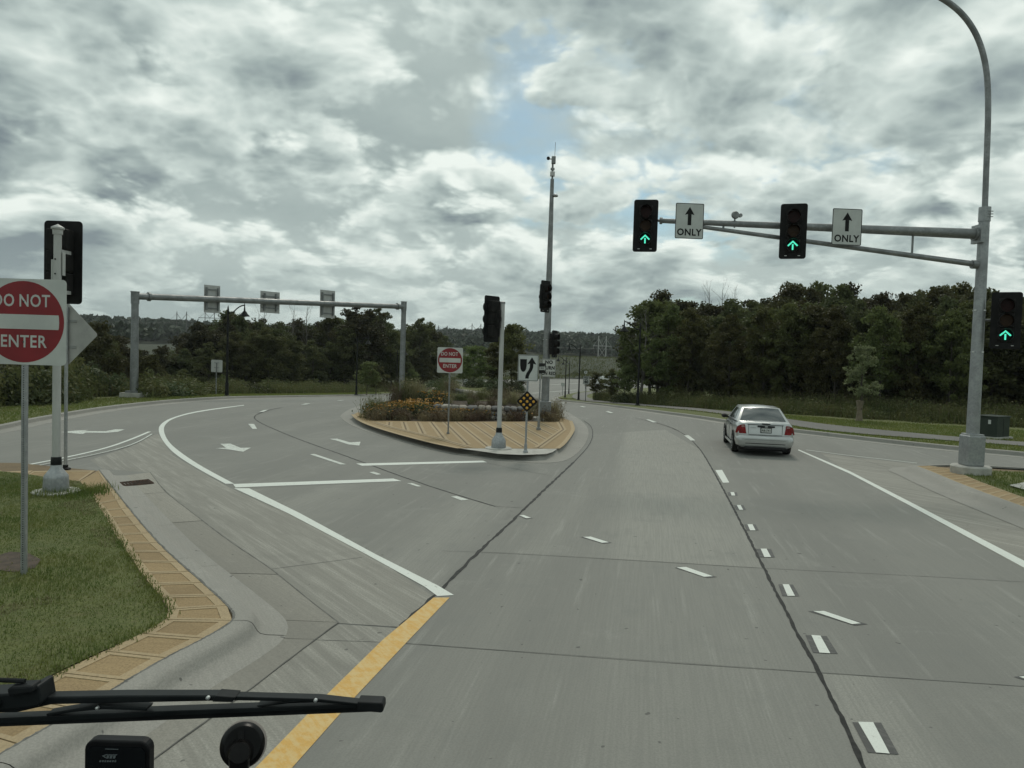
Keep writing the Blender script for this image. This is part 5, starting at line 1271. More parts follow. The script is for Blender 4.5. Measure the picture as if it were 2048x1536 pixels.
def tree_meshes(seed, h, cr, cb, nl, ncl, per, ls, mat, trunk_r=.16, flat_=1., cs=.8, barkm=None):
    rs = np.random.RandomState(seed); mb = MB(); pts, tips = limbs(mb, rs, None, h*.9, trunk_r, nl, cr*1.05, cb*.9)
    tm = mb.mesh('trunk', barkm or m_bark, smooth=True)
    cz = h*(cb+1)/2; hz = h*(1-cb)/2; C = [np.array(t) for t in tips]
    lump = rs.uniform(0, 2*math.pi, 8)
    while len(C) < ncl+len(tips):
        u = rs.normal(size=3); u /= np.linalg.norm(u); rr = rs.uniform(.35, 1)**.45
        k = 1+.22*math.sin(3*math.atan2(u[1], u[0])+lump[0]+3*u[2])+.16*math.sin(5*u[2]*2+lump[1])
        C.append(np.array([u[0]*cr*rr*k, u[1]*cr*rr*k, cz+u[2]*hz*rr*(1+.1*math.sin(lump[2]+4*u[0]))]))
    C = np.array(C); C = C[C[:, 2] > h*cb*.75]
    rad = cs*rs.uniform(.55, 1.25, len(C))
    idx = np.repeat(np.arange(len(C)), per); off = rs.normal(size=(len(idx), 3)); off /= np.linalg.norm(off, axis=1)[:, None]; off *= (rs.uniform(0, 1, len(idx))**.5)[:, None]
    off[:, 2] *= .62
    cen = C[idx]+off*rad[idx][:, None]
    v, f = quads(rs, cen, ls, .25)
    return tm, mesh_np('crown', v, f, mat)
def tree_root(name, label, cat, tm, cm, loc, s, rz, group=None, sz=None):
    o = thing(name, label, cat, loc, rz, group); o.scale = (s, s, sz or s)
    if tm: obj('trunk', tm, o)
    obj('crown', cm, o); return o
ORD = ['first', 'second', 'third', 'fourth', 'fifth', 'sixth', 'seventh', 'eighth', 'ninth', 'tenth', 'eleventh', 'twelfth', 'thirteenth', 'fourteenth', 'fifteenth', 'sixteenth', 'seventeenth', 'eighteenth', 'nineteenth', 'twentieth']
ORD += ['twenty-'+q for q in ORD[:9]]+['thirtieth']+['thirty-'+q for q in ORD[:9]]+['fortieth']
def interp(tab, v):
    if v <= tab[0][0]: return tab[0][1]
    for (a, b), (c, d) in zip(tab, tab[1:]):
        if v <= c: return b+(d-b)*(v-a)/(c-a)
    return tab[-1][1]
FV = [tree_meshes(11+i, 10, (3.1, 2.7, 3.5, 2.9, 3.2, 2.4)[i], (.16, .12, .2, .1, .18, .3)[i], 16, (95, 85, 110, 90, 100, 60)[i], 105, .145, m_forest if i not in (4,) else m_forest2, .17) for i in range(6)]
def open_tree(seed): return tree_meshes(seed, 10, 3.4, .38, 22, 26, 46, .17, m_forest, .15, cs=.62)
FO = [open_tree(51), open_tree(52)]
FO2 = [tree_meshes(61+i, 10, 2.7, .08, 20, 66, 70, .14, m_forest2, .13, cs=.65, barkm=m_bark) for i in range(2)]
def dead_mesh(seed, h=10):
    rs = np.random.RandomState(seed); mb = MB(); limbs(mb, rs, None, h, .13, 26, 2.6, .25, -.3, 6, .05); return mb.mesh('branches', m_twig)
DV = [dead_mesh(3), dead_mesh(4)]
# right wood
SIL = [(1285, 612), (1300, 598), (1330, 592), (1380, 597), (1430, 606), (1480, 602), (1545, 588), (1580, 572), (1640, 564), (1690, 575), (1710, 592), (1760, 582), (1800, 584), (1850, 574), (1900, 568), (1950, 562), (2000, 586), (2048, 584), (2400, 580)]
FR = [(1285, 66), (1400, 58), (1500, 53), (1700, 46), (1900, 43), (2048, 42), (2400, 40)]
trs = random.Random(5)
def wood(px, Y, topy, v, label, group, sw=1., tm_cm=None):
    p = DP(px, 700, Y); x = p.x; z = T(x, Y)+.05; h = DP(px, topy, Y).z-z
    tm, cm = tm_cm or FV[v]; s = h/10.4
    tree_root('woodland_tree', label, 'tree', tm, cm, (x, Y, z), s*sw, trs.uniform(0, 6.28), group, s)
px = 1302
while px < 2230:
    Y = interp(FR, px)+trs.uniform(0, 3); t = interp(SIL, px)
    first_ = px < 1310; kt = globals().get('kt', 0)+1
    wood(px, Y, t+(2 if first_ else trs.uniform(18, 75)), 4 if first_ or trs.random() < .25 else trs.choice([0, 1, 2, 3]), 'tall light green tree at the left end of the right wood' if first_ else '%s tree from the left in the front row of the right wood' % ORD[kt-1], 'front trees of the right wood', trs.uniform(.85, 1.1))
    px += trs.uniform(36, 52)*46/Y
for row, (dy, j) in enumerate(((9, 6), (18, 6), (30, 8))):
    px = 1318+row*9; ki = 0
    while px < 2260:
        Y = interp(FR, px)+dy+trs.uniform(-3, 3); t = interp(SIL, px)+trs.uniform(-3, 14)+row*4
        wood(px, Y, t, trs.choice([0, 1, 2, 3, 3, 5]), '%s tree from the left in the %s row of the right wood' % (ORD[ki], ('second', 'third', 'rearmost')[row]), 'inner trees of the right wood'); ki += 1
        px += trs.uniform(44, 66)*52/Y
for ko, (px, t, dY, sw) in enumerate(((1335, 603, -2.5, .9), (1378, 612, -1.5, .8), (1462, 622, -2, .85), (1530, 612, -1.5, .8), (1585, 600, -1, .9), (1672, 612, -1.5, .8), (1765, 605, -2, .85), (1838, 600, -1, .8), (1905, 612, -1.5, .85))):
    wood(px, interp(FR, px)+dY, t, 0, '%s lighter olive tree from the left along the edge of the right wood' % ORD[ko], 'lighter trees at the edge of the right wood', sw, FO2[ko % 2])
for kd, (px, t, Y) in enumerate(((1415, 577, 66), (1440, 580, 68), (1465, 586, 67))):
    p = DP(px, 700, Y); o = thing('dead_tree', '%s bare dead tree from the left showing above the right wood' % ORD[kd], 'tree', (p.x, Y, T(p.x, Y)), trs.uniform(0, 6), 'dead trees above the right wood'); s = (DP(px, t, Y).z-o.location.z)/10; o.scale = (s*.8, s*.8, s); obj('branches', trs.choice(DV), o)
p = DP(1288, 700, 64); o = thing('dead_tree', 'bare branching tree at the left edge of the right wood behind the lamp', 'tree', (p.x, 64, T(p.x, 64)), 2.); s = (DP(1288, 628, 64).z-o.location.z)/10; o.scale = (s*1.5, s*1.5, s); obj('branches', DV[0], o)
# left wood
SILL = [(-200, 655), (0, 668), (120, 655), (200, 650), (240, 675), (280, 692), (350, 690), (385, 668), (400, 645), (440, 636), (480, 631), (520, 640), (560, 642), (600, 642), (640, 640), (690, 634), (720, 628), (760, 634), (790, 655), (820, 650), (850, 646), (870, 660), (890, 690), (905, 715)]
for row, (dy, lab) in enumerate(((0, 'front'), (14, 'middle'), (30, 'rear'))):
    px = -190+row*13; ki = 0
    while px < 893:
        Y = interp([(-200, 44), (0, 50), (250, 62), (400, 72), (700, 96), (900, 118)], px)+dy+trs.uniform(-3, 3)
        t = interp(SILL, px)+trs.uniform(-3, 12)+(trs.uniform(12, 50) if row == 0 else 0)
        gap = 262 < px < 372
        if True:
            wood(px, Y, t if not gap else max(t, 690)+trs.uniform(0, 14), trs.choice([0, 1, 2, 3, 3]), '%s tree from the left in the %s row of the left wood' % (ORD[ki], lab), 'trees of the left wood'); ki += 1
        px += trs.uniform(40, 60)*66/Y
for px, t, Y, sw in ((722, 615, 98, 1.15), (745, 620, 104, 1.0), (838, 640, 112, .95), (481, 628, 84, .7), (657, 630, 100, .8)):
    wood(px, Y, t, 0, {722: 'tallest airy tree rising above the left wood before the right gantry post', 745: 'airy tree just right of the tallest one above the left wood', 838: 'round dark tree right of the right gantry post', 481: 'airy tree top showing above the left wood right of the first lamp', 657: 'airy tree under the right sign of the gantry'}[px], 'open trees of the left wood', sw, trs.choice(FO))
for kd, (px, t, Y) in enumerate(((516, 628, 96), (528, 622, 96), (588, 616, 98), (612, 614, 100), (650, 622, 102))):
    p = DP(px, 700, Y); o = thing('dead_tree', '%s bare dead tree from the left above the left wood under the gantry' % ORD[kd], 'tree', (p.x, Y, T(p.x, Y)), trs.uniform(0, 6), 'dead trees of the left wood'); s = (DP(px, t, Y).z-o.location.z)/10; o.scale = (s*.8, s*.8, s); obj('branches', trs.choice(DV), o)
# young trees
YV = [tree_meshes(71+i, 5, (1.25, 1.4, 1.15)[i], (.26, .22, .28)[i], 14, 44, 60, .085, m_young, .055, cs=.42) for i in range(3)]
def young(px, pyb, pyt, raise_, v, label, group, sw=1., Y=None, mesh=None):
    if Y is None: p = GT(px, pyb, raise_)
    else: p = DP(px, pyb, Y)
    h = DP(px, pyt, p.y).z-p.z; s = h/5.1; tm, cm = mesh or YV[v]
    tree_root('young_tree', label, 'tree', tm, cm, p, s*sw, trs.uniform(0, 6.28), group, s)
G_ = 'young trees on the median'
young(948, 784, 690, 0, 0, 'leftmost young tree on the median, beside the DO NOT ENTER sign', G_, 1.25, 61)
young(985, 783, 684, 0, 1, 'young tree on the median behind the white signal pole', G_, 1.2, 63)
young(1024, 784, 642, 0, 2, 'tallest young tree on the median with a twiggy top', G_, 1.05, 61)
young(1040, 788, 700, 0, 1, 'young tree on the median behind the keep right sign', G_, 1.1, 59)
young(925, 778, 712, 0, 0, 'small young tree on the median nearest the left carriageway', G_, 1.1, 68)
rs_ = np.random.RandomState(8); mbt = MB(); limbs(mbt, rs_, None, 2.6, .03, 12, .9, .3, -.2, 3); 
G2 = 'young trees along the verges'
young(1190, 801, 744, .13, 0, 'young dark tree beside the trail just right of the speed limit sign', G2, 1.1)
young(1222, 804, 738, .13, 1, 'young bright green tree between the trail and the lamp post', G2, 1.15)
young(1250, 806, 728, .13, 2, 'young dark tree behind the nearest right lamp post', G2, 1.1)
young(733, 790, 722, .1, 0, 'young spreading tree left of the right gantry post', G2, 1.35)
young(752, 789, 728, .1, 1, 'young tree behind a lamp left of the right gantry post', G2, 1.2)
young(822, 784, 735, .1, 2, 'small bright green tree just right of the right gantry post', G2, 1.25)
young(297, 800, 708, .1, 1, 'yellowish green young tree right of the left gantry post', G2, 1.0, 50, tree_meshes(91, 5, 1.4, .1, 12, 40, 60, .1, m_forest2, .05, cs=.45))
young(195, 808, 645, .1, 2, 'dark feathery tree left of the left gantry post', G2, .9, 48, tree_meshes(92, 5, 1.5, .12, 14, 50, 60, .09, m_forest, .06, cs=.45))
pm_ = tree_meshes(93, 5, 1.25, .3, 14, 22, 46, .075, m_pale, .1, cs=.34)
young(1718, 842, 690, .13, 0, 'pale leaved young tree with a wrapped trunk before the right wood', G2, .95, None, pm_)
p = GT(1718, 842, .13); gd = thing('trunk_guard', 'pale tube round the trunk of the pale leaved tree', 'tree guard', p); MB().lathe([(0, 0), (.17, 0), (.13, .35), (.12, .6), (.19, 1.0), (.10, 1.02), (0, 1.02)], 12).build('sleeve', m_wrap, gd, smooth=True)
wood(1640, 47, 655, 4, 'lighter green leafy tree inside the edge of the right wood', None, .8); wood(1860, 43.5, 690, 3, 'low dark tree at the edge of the right wood left of the mast', None, .9)
# shrubs along both verges
def shrub_mesh(seed, mat, w=1., h=1.2, n=900, ls=.09):
    rs = np.random.RandomState(seed); u = rs.normal(size=(n, 3)); u /= np.linalg.norm(u, axis=1)[:, None]; rr = rs.uniform(.2, 1, n)**.5
    k = 1+.2*np.sin(3*np.arctan2(u[:, 1], u[:, 0])+seed)
    c = np.stack([u[:, 0]*rr*w*k, u[:, 1]*rr*w*k, np.abs(u[:, 2])*rr*h*(1+.25*np.sin(5*u[:, 0]+seed))+.05], 1)
    v, f = quads(rs, c, ls, .1, .45); return mesh_np('foliage', v, f, mat)
SV = [shrub_mesh(i, m_weed if i % 2 else m_shrubd) for i in range(4)] 
srs = random.Random(3)
def shrub(x, y, z, s, hs, v, label, group):
    o = thing('shrub', label, 'shrub', (x, y, z), srs.uniform(0, 6.3), group); o.scale = (s, s, hs); obj('foliage', SV[v], o)
for k in range(30):
    px = -60+k*31+srs.uniform(-10, 10); base = GT(px, interp([(-60, 850), (0, 826), (130, 814), (280, 805), (500, 790), (700, 786), (900, 775)], px), .1)
    d_ = srs.uniform(1.5, 4.0)+(3.2 if 205 < px < 345 else 0); x = base.x-d_*.8; y = base.y+d_*.6
    h = interp([(0, 1.5), (280, 1.25), (500, .8), (900, .8)], px)*srs.uniform(.6, 1.25)
    shrub(x, y, T(x, y)+.05, srs.uniform(.8, 1.5), h, srs.choice([0, 1, 1, 2, 3]), '%s shrub from the left in the weeds along the left verge' % ORD[k], 'shrubs along the left verge')
for k in range(26):
    px = 1250+k*36+srs.uniform(-12, 12); Y = interp(FR, px)-srs.uniform(1.5, 4.5); x = DP(px, 700, Y).x
    shrub(x, Y, T(x, Y)+.05, srs.uniform(.8, 1.4), srs.uniform(.5, .95), srs.choice([0, 1, 1, 2, 3]), '%s shrub from the left at the foot of the right wood' % ORD[k], 'shrubs at the foot of the right wood')
# weeds: too many to count
def blades(rs, P, hts, w, lean=.35, seg=2):
    n = len(P); a = rs.uniform(0, 2*np.pi, n); d = np.stack([np.cos(a), np.sin(a)], 1); side = np.stack([-d[:, 1], d[:, 0]], 1)
    L = (rs.uniform(.05, lean, n)*hts)[:, None]; ww = (w*rs.uniform(.6, 1.4, n))[:, None]; vs = []
    for k in range(seg+1):
        t = k/seg; c = P[:, :2]+d*L*t**1.8; z = P[:, 2]+hts*t*(1-.12*t)
        q = ww*(1-.85*t)
        vs.append(np.concatenate([c+side*q, z[:, None]], 1)); vs.append(np.concatenate([c-side*q, z[:, None]], 1))
    v = np.stack(vs, 1).reshape(-1, 3); m_ = 2*(seg+1); b = (np.arange(n)*m_)[:, None]
    f = np.concatenate([b+np.array([[2*k, 2*k+1, 2*k+3, 2*k+2]]) for k in range(seg)], 0)
    return v, f
def weeds(name, pts, hts, wid, mat, lean=.4, leafy=.0, ls=.05, seed=1):
    rs = np.random.RandomState(seed); v, f = blades(rs, pts, hts, wid, lean)
    if leafy:
        k = int(len(pts)*leafy); i = rs.randint(0, len(pts), k); c = pts[i]+np.stack([rs.normal(0, .1, k), rs.normal(0, .1, k), hts[i]*rs.uniform(.25, 1.05, k)], 1)
        v2, f2 = quads(rs, c, ls, .2, .4); f = np.concatenate([f, f2+len(v)]); v = np.concatenate([v, v2])
    return tag(obj(name, mesh_np(name, v, f, mat)), kind='stuff')
rs = np.random.RandomState(21); pts = []; hh_ = []
for _ in range(26000):
    y = 22+rs.uniform()**1.3*95; lx = poly_x(LK, y)
    d_ = 3.1+.5*math.sin(y*.7)+abs(rs.normal())*2.6+rs.uniform(0, 2.2); x = lx-d_
    pts.append((x, y, T(x, y)+.1)); hh_.append(interp([(2.2, .3), (3.2, .7), (6, 1.1)], d_)*rs.uniform(.5, 1.2)*(1.15 if y < 40 else .8)*(.75+.5*abs(math.sin(x*.9+y*.31))))
lab_l = weeds('weeds', np.array(pts), np.array(hh_), .02, m_weed, .4, 1.6, .07, 2); tag(lab_l, 'tall green weeds along the left verge', 'weeds')
i = rs.randint(0, len(pts), 5000); tag(weeds('dry_grass', np.array(pts)[i], np.array(hh_)[i]*1.12, .012, m_weedy, .3, .3, .05, 3), 'dry seed stems among the weeds on the left verge', 'grass')
pts = []; hh_ = []
for _ in range(30000):
    px = rs.uniform(1190, 2300); Yf = interp([(1190, 74), (1240, 64), (1300, 57.5), (1400, 49), (1500, 44.5), (1600, 41.5), (1700, 39), (1900, 36.2), (2048, 35.2), (2300, 34)], px)
    Y = Yf+abs(rs.normal())*3.0+rs.uniform(0, 3)+.3*math.sin(px*.05); x = DP(px, 700, Y).x
    pts.append((x, Y, T(x, Y)+.1)); hh_.append(interp([(0, .35), (1.5, .75), (5, 1.1)], Y-Yf)*rs.uniform(.5, 1.15)*(.7+.5*abs(math.sin(x*.8+Y*.4))))
tag(weeds('weeds', np.array(pts), np.array(hh_), .02, m_weed, .4, 1.6, .065, 4), 'tall green weeds between the trail and the right wood', 'weeds')
i = rs.randint(0, len(pts), 5000); tag(weeds('dry_grass', np.array(pts)[i], np.array(hh_)[i]*1.15, .012, m_weedy, .3, .3, .05, 5), 'dry seed stems among the weeds before the right wood', 'grass')
# mown grass
def turf_pts(rs, poly, n, zf):
    xs = [p[0] for p in poly]; ys = [p[1] for p in poly]; out = []
    while len(out) < n:
        x, y = rs.uniform(min(xs), max(xs)), rs.uniform(min(ys), max(ys))
        if inside((x, y), poly): out.append((x, y, zf(x, y)-.004))
    return np.array(out)
vis = [q for q in turf_poly]
rs = np.random.RandomState(31)
tpn = turf_pts(rs, [(p.x, p.y) for p in WIs if p.y > 4.2]+[(-6.5, 4.2), (-8.5, 7), (-11.4, 13), (-11.6, 15.4)], 92000, turf_z)
tpn = tpn[np.array([not (inside(p, SOIL) and rs.uniform() < .93) for p in tpn])]
patch_ = np.sin(tpn[:, 0]*2.3+1.1)*np.sin(tpn[:, 1]*1.9+.4)+.5*np.sin(tpn[:, 0]*5.1)*np.sin(tpn[:, 1]*4.3); i = np.where(patch_ > .55)[0]; i = i[rs.uniform(size=len(i)) < .5]
tag(weeds('dry_grass', tpn[i], .04*rs.uniform(.5, 1.4, len(i)), .005, m_weedy, .9, 0, .02, 16), 'dry straw coloured tufts in the turf of the left island', 'grass')
hv = .030*(.6+.9*np.abs(np.sin(tpn[:, 0]*1.7+1)*np.sin(tpn[:, 1]*1.3)))*rs.uniform(.5, 1.6, len(tpn))
tag(weeds('grass', tpn, hv, .0045, m_blade, .9, 0, .02, 6), 'short mown grass on the left island', 'grass')
edge = []
for _ in range(2600):
    p = WIs[rs.randint(0, len(WIs))]; q = WIs[min(len(WIs)-1, rs.randint(0, len(WIs)))]
    s = rs.uniform(0, LI[-1]); p = at(WIs, LI, s); edge.append((p.x+rs.normal()*.04, p.y+rs.normal()*.04, .155))
for _ in range(900): edge.append((b.x*0+GT(112, 985, .2).x+rs.normal()*.34+.12, GT(112, 985, .2).y-.2+rs.normal()*.22, .19))
for _ in range(500): p = GT(182, 985, .16); edge.append((p.x+rs.normal()*.12, p.y+rs.normal()*.25, .16))
edge = np.array(edge); hv = np.where(np.arange(len(edge)) < 2600, .035, .12)*rs.uniform(.4, 1.5, len(edge))
tag(weeds('grass', edge, hv, .006, m_blade, .7, .0, .02, 7), 'longer grass along the turf edge and round the pole base on the left island', 'grass')
tp2 = turf_pts(rs, [(p.x, p.y) for p in WRI[1:4]]+[(18.5, 15.5), (14.2, 19.6), (12.9, 19.8)], 9000, lambda x, y: .16+.03*ss(0, 2, x-13))
tag(weeds('grass', tp2, .06*rs.uniform(.4, 1.5, len(tp2)), .008, m_blade, .8, 0, .02, 8), 'short grass on the right island beside the mast', 'grass')
pts = []
for _ in range(30000):
    s = rs.uniform(); y = 20+s*60; lx = poly_x(LK, y); d_ = rs.uniform(.2, 3.2); pts.append((lx-d_, y, Tv(lx-d_, y)-.01))
for _ in range(46000):
    px = rs.uniform(1120, 2250); a = interp([(1120, 80), (1200, 74), (1300, 51), (1400, 42), (1500, 36), (1620, 30.3), (1740, 28), (1850, 26.8), (2048, 24.7), (2250, 22.5)], px); bq = interp([(1120, 82), (1200, 78), (1300, 55), (1400, 48), (1500, 43), (1600, 40), (1700, 37.5), (2048, 34), (2250, 32)], px)
    Y = a+rs.uniform()*(bq-a); q = DP(px, 700, Y)
    pts.append((q.x, Y, Tv(q.x, Y)-.01))
pts = np.array(pts)
AA = [(p.x, p.y) for p in A]+[(p.x, p.y) for p in B][::-1]
keep = np.array([not inside(p, AA) for p in pts]); pts = pts[keep]
RKpoly = [(p[0], p[1]) for p in RKs]+[(150, 172), (150, -12)]
keep = np.array([p[0] < -3 or inside((p[0]-.25, p[1]), RKpoly) for p in pts]); pts = pts[keep]
tag(weeds('grass', pts, .075*rs.uniform(.5, 1.5, len(pts)), .016, m_blade2, .8, 0, .02, 9), 'mown grass of both road verges', 'grass')
# median planting
def rud(seed):
    rs = np.random.RandomState(seed); n = 34; P = np.stack([rs.normal(0, .26, n), rs.normal(0, .26, n), np.zeros(n)], 1); h = rs.uniform(.32, .62, n)
    v, f = blades(rs, P, h, .008, .25); c = np.stack([rs.normal(0, .28, 420), rs.normal(0, .28, 420), rs.uniform(.03, .46, 420)], 1); v2, f2 = quads(rs, c, .055, .2, .4)
    fol = mesh_np('foliage', np.concatenate([v, v2]), np.concatenate([f, f2+len(v)]), m_shrubd)
    fl, ey = MB(), MB()
    for i in range(n):
        top = v[i*6+4]; tx, ty = rs.normal(0, .3, 2); r = rs.uniform(.028, .045)
        ring = [(top[0]+r*math.cos(k*math.pi/4), top[1]+r*math.sin(k*math.pi/4), top[2]+tx*r*math.cos(k*math.pi/4)+ty*r*math.sin(k*math.pi/4)-.006) for k in range(8)]
        fl.add([(top[0], top[1], top[2]+.004)]+ring, [(0, 1+k, 1+(k+1) % 8) for k in range(8)])
        fl.add([(p[0], p[1], p[2]-.03) for p in ring]+ring, [(k, (k+1) % 8, 8+(k+1) % 8, 8+k) for k in range(8)])
        ey.lathe([(.013, 0), (.011, .015), (.0, .02)], 6, (top[0], top[1], top[2]+.002))
    return fol, fl.mesh('flowers', m_petal, fix=False), ey.mesh('eyes', m_eye, fix=False)
RV = [rud(1), rud(2)]
prs = random.Random(12)
def bed_pt(px, py): p = GT(px, py, .17); p.z = med_z(p.x, p.y); return p
for i in range(26):
    px = prs.uniform(752, 866); py = prs.uniform(822, 838); p = bed_pt(px, py)
    o = thing('flower_clump', 'clump of yellow flowers with dark centres on the left of the median bed', 'flowers', p, prs.uniform(0, 6), 'yellow flowers on the median'); s = prs.uniform(.9, 1.25); o.scale = (s, s, s)
    a, b_, c = prs.choice(RV); obj('foliage', a, o); tag(obj('flowers', b_, o), kind='stuff'); tag(obj('flower_eyes', c, o), kind='stuff')
for px, py in ((908, 838), (918, 837), (930, 838), (966, 838), (976, 837), (1030, 838), (1040, 839), (880, 818), (850, 816), (868, 815)):
    p = bed_pt(px, py); o = thing('flower_clump', 'yellow flower clump in front of or above the fieldstone wall', 'flowers', p, prs.uniform(0, 6), 'yellow flowers by the wall'); o.scale = (.8, .8, .85)
    a, b_, c = prs.choice(RV); obj('foliage', a, o); tag(obj('flowers', b_, o), kind='stuff'); tag(obj('flower_eyes', c, o), kind='stuff')
def tuft(seed, mat, n=170, h=.6, sp=.14, w=.006, lean=.5, leafy=.5):
    rs = np.random.RandomState(seed); P = np.stack([rs.normal(0, sp, n), rs.normal(0, sp, n), np.zeros(n)], 1); hh = h*rs.uniform(.5, 1.1, n); v, f = blades(rs, P, hh, w, lean, 3)
    if leafy:
        k = int(n*leafy); i = rs.randint(0, n, k); c = P[i]+np.stack([rs.normal(0, .1, k), rs.normal(0, .1, k), hh[i]*rs.uniform(.3, 1, k)], 1); v2, f2 = quads(rs, c, .035, .2, .4); f = np.concatenate([f, f2+len(v)]); v = np.concatenate([v, v2])
    return mesh_np('blades', v, f, mat)
DT = [tuft(i, m_dry, 150, .5, .17, .006, .5, 2.2) for i in range(2)]; OG = [tuft(i+5, m_weedy, 200, 1.0, .12, .005, .6, .8) for i in range(2)]+[tuft(9, m_weed, 200, 1.0, .14, .006, .6, .5)]
for i in range(44):
    px = prs.uniform(742, 1112); py = prs.uniform(836, 842.5); p = bed_pt(px, py)
    o = thing('bedding_plant', 'faded brownish plant clump along the front of the median bed', 'plant', p, prs.uniform(0, 6), 'faded plants along the median bed'); s = prs.uniform(.7, 1.2); o.scale = (s, s, s*prs.uniform(.7, 1.2)); obj('blades', prs.choice(DT), o)
for px, py, s in ((742, 836, 1.2), (752, 833, 1.1), (762, 832, .9), (790, 816, 1.2), (805, 815, 1.3), (818, 815, 1.3), (830, 815, 1.2), (845, 814, 1.0), (878, 806, 1.1), (890, 805, 1.2), (900, 804, 1.2), (912, 804, 1.0), (1106, 838, 1.0), (1113, 836, 1.1), (1102, 834, .9), (1060, 833, .8), (1070, 832, .9), (1050, 826, .8), (1030, 822, .9), (1010, 818, .9), (990, 816, .8), (960, 816, .8), (940, 816, .8)):
    p = bed_pt(px, py); o = thing('grass_clump', 'feathery ornamental grass clump on the median', 'grass', p, prs.uniform(0, 6), 'ornamental grasses on the median'); o.scale = (s*1.2, s*1.2, s*.9); obj('blades', prs.choice(OG), o)
for i in range(30):
    x = prs.uniform(-3.6, 1.4); y = prs.uniform(34.6, 39.5); p = Vector((x, y, med_z(x, y))); o = thing('grass_clump', 'low grassy clump just behind the fieldstone wall on the median', 'grass', p, prs.uniform(0, 6), 'plants behind the fieldstone wall'); q = prs.uniform(.5, .8); o.scale = (q*1.5, q*1.5, q*.7); obj('blades', prs.choice(OG), o)
for i in range(22):
    x = prs.uniform(-5.2, .8); y = prs.uniform(45.5, 52); shrub(x, y, med_z(x, y), prs.uniform(.4, .75), prs.uniform(.35, .6), prs.choice([0, 2]), 'low dark evergreen shrub behind the second wall on the median', 'low shrubs on the median')
# far woods on the hills
def far_wood():
    rs = np.random.RandomState(77); C = []; Rr = []
    for _ in range(5200):
        r = math.sqrt(rs.uniform(500**2, 830**2)); az = rs.uniform(-.80, .42); x, y = r*math.sin(az), r*math.cos(az)
        C.append((x, y, T(x, y))); Rr.append(rs.uniform(3.2, 6.2))
    for _ in range(700):
        r = rs.uniform(300, 500); az = rs.uniform(-.80, .42)
        if math.sin(az*23+r*.02)+.6*math.sin(az*51+1) < .35 or (-.02 < az < .18 and r < 470): continue
        x, y = r*math.sin(az), r*math.cos(az); C.append((x, y, T(x, y))); Rr.append(rs.uniform(2, 4.2))
    C = np.array(C); Rr = np.array(Rr); per = 40; n = len(C); idx = np.repeat(np.arange(n), per)
    u = rs.normal(size=(n*per, 3)); u /= np.linalg.norm(u, axis=1)[:, None]; u[:, 2] = np.abs(u[:, 2])*1.25
    cen = C[idx]+u*Rr[idx][:, None]*rs.uniform(.75, 1.05, n*per)[:, None]; cen[:, 2] += Rr[idx]*.7
    v, f = quads(rs, cen, 1.0, 0, .75); s = Rr[idx]*.34
    v = v.reshape(-1, 4, 3); v = cen[:, None, :]+(v-cen[:, None, :])*s[:, None, None]; v = v.reshape(-1, 3)
    tag(obj('far_wood', mesh_np('far_wood', v, f, m_far)), 'dense dark wood covering the far ridge', 'wood', kind='stuff')
far_wood()
MS = shrub_mesh(44, m_weed, 1, 1.1, 700, .12)
kb = 0
for px, py, w in ((1172, 738, 13), (1185, 733, 9), (1150, 752, 8), (1190, 748, 9), (1208, 745, 8), (1240, 735, 9), (1218, 742, 7), (905, 752, 8), (880, 752, 9), (870, 740, 8), (1205, 728, 5)):
    Y = 215; p = DP(px, py, Y); o = thing('bush', '%s rounded bush listed along the meadow slope beyond the far bend' % ORD[kb] if False else 'rounded bush on the meadow slope beyond the far bend', 'bush', (p.x, Y, T(p.x, Y)-.3), prs.uniform(0, 6), 'bushes on the far slope'); s = w/F*Y; o.scale = (s, s, s*.9); obj('foliage', MS, o)

rs = np.random.RandomState(91); pts = []
while len(pts) < 26000:
    r = 166+rs.uniform()**1.5*150; az = rs.uniform(-.32, .30); x, y = r*math.sin(az), r*math.cos(az)
    rx_ = None
    if inside((x, y), [(p[0], p[1]) for p in LKs]+[(p[0], p[1]) for p in RKs][::-1]): continue
    pts.append((x, y, T(x, y)+.05))
pts = np.array(pts)
tag(weeds('meadow_grass', pts, rs.uniform(.2, .7, len(pts)), .06, m_weed, .6, 1.5, .2, 10), 'rough meadow grass on the slope beyond the far bend', 'grass')
# ------------------------------------------------------------------ the truck the picture is taken from
cab = thing('truck_cab', 'black dashboard and cowl of the truck, below the wiper', 'truck', (0, .62, 2.0))
def CP(px, py, Y): return DP(px, py, Y)
bevel(MB().box((0, -.02, .16), (2.3, .56, .18)).build('dashboard', m_dev, cab), .05, 3)
bevel(MB().box((0, .42, .06), (2.4, .22, .10)).build('cowl', m_trim, cab), .03)
MB().box((0, .0, -.25), (2.2, .9, .5)).build('bulkhead', m_trim, cab)
YW = .98
wip = thing('windscreen_wiper', 'black windscreen wiper lying across the lower left of the view', 'wiper', CP(60, 1400, YW))
def wplate(name, pts, mat, y0, y1, parent=wip, bv=0.):
    q = [CP(x, y, YW)-wip.location for x, y in pts]
    o = MB().plate([(p.x, p.z) for p in q], y0, y1).build(name, mat, parent)
    if bv: bevel(o, bv, 2)
    return o
wplate('rubber_blade', [(-420, 1462), (0, 1442), (400, 1424), (742, 1412), (750, 1426), (400, 1440), (0, 1456), (-420, 1477)], m_rubber, .004, .010)
wplate('blade_spine', [(-420, 1452), (0, 1434), (300, 1421), (719, 1406), (722, 1414), (400, 1427), (0, 1445), (-420, 1465)], m_wipermetal, -.004, .014, bv=.001)
wplate('tip_cap', [(716, 1400), (764, 1402), (768, 1405), (768, 1419), (764, 1422), (716, 1418)], m_rubber, -.006, .016, bv=.002)
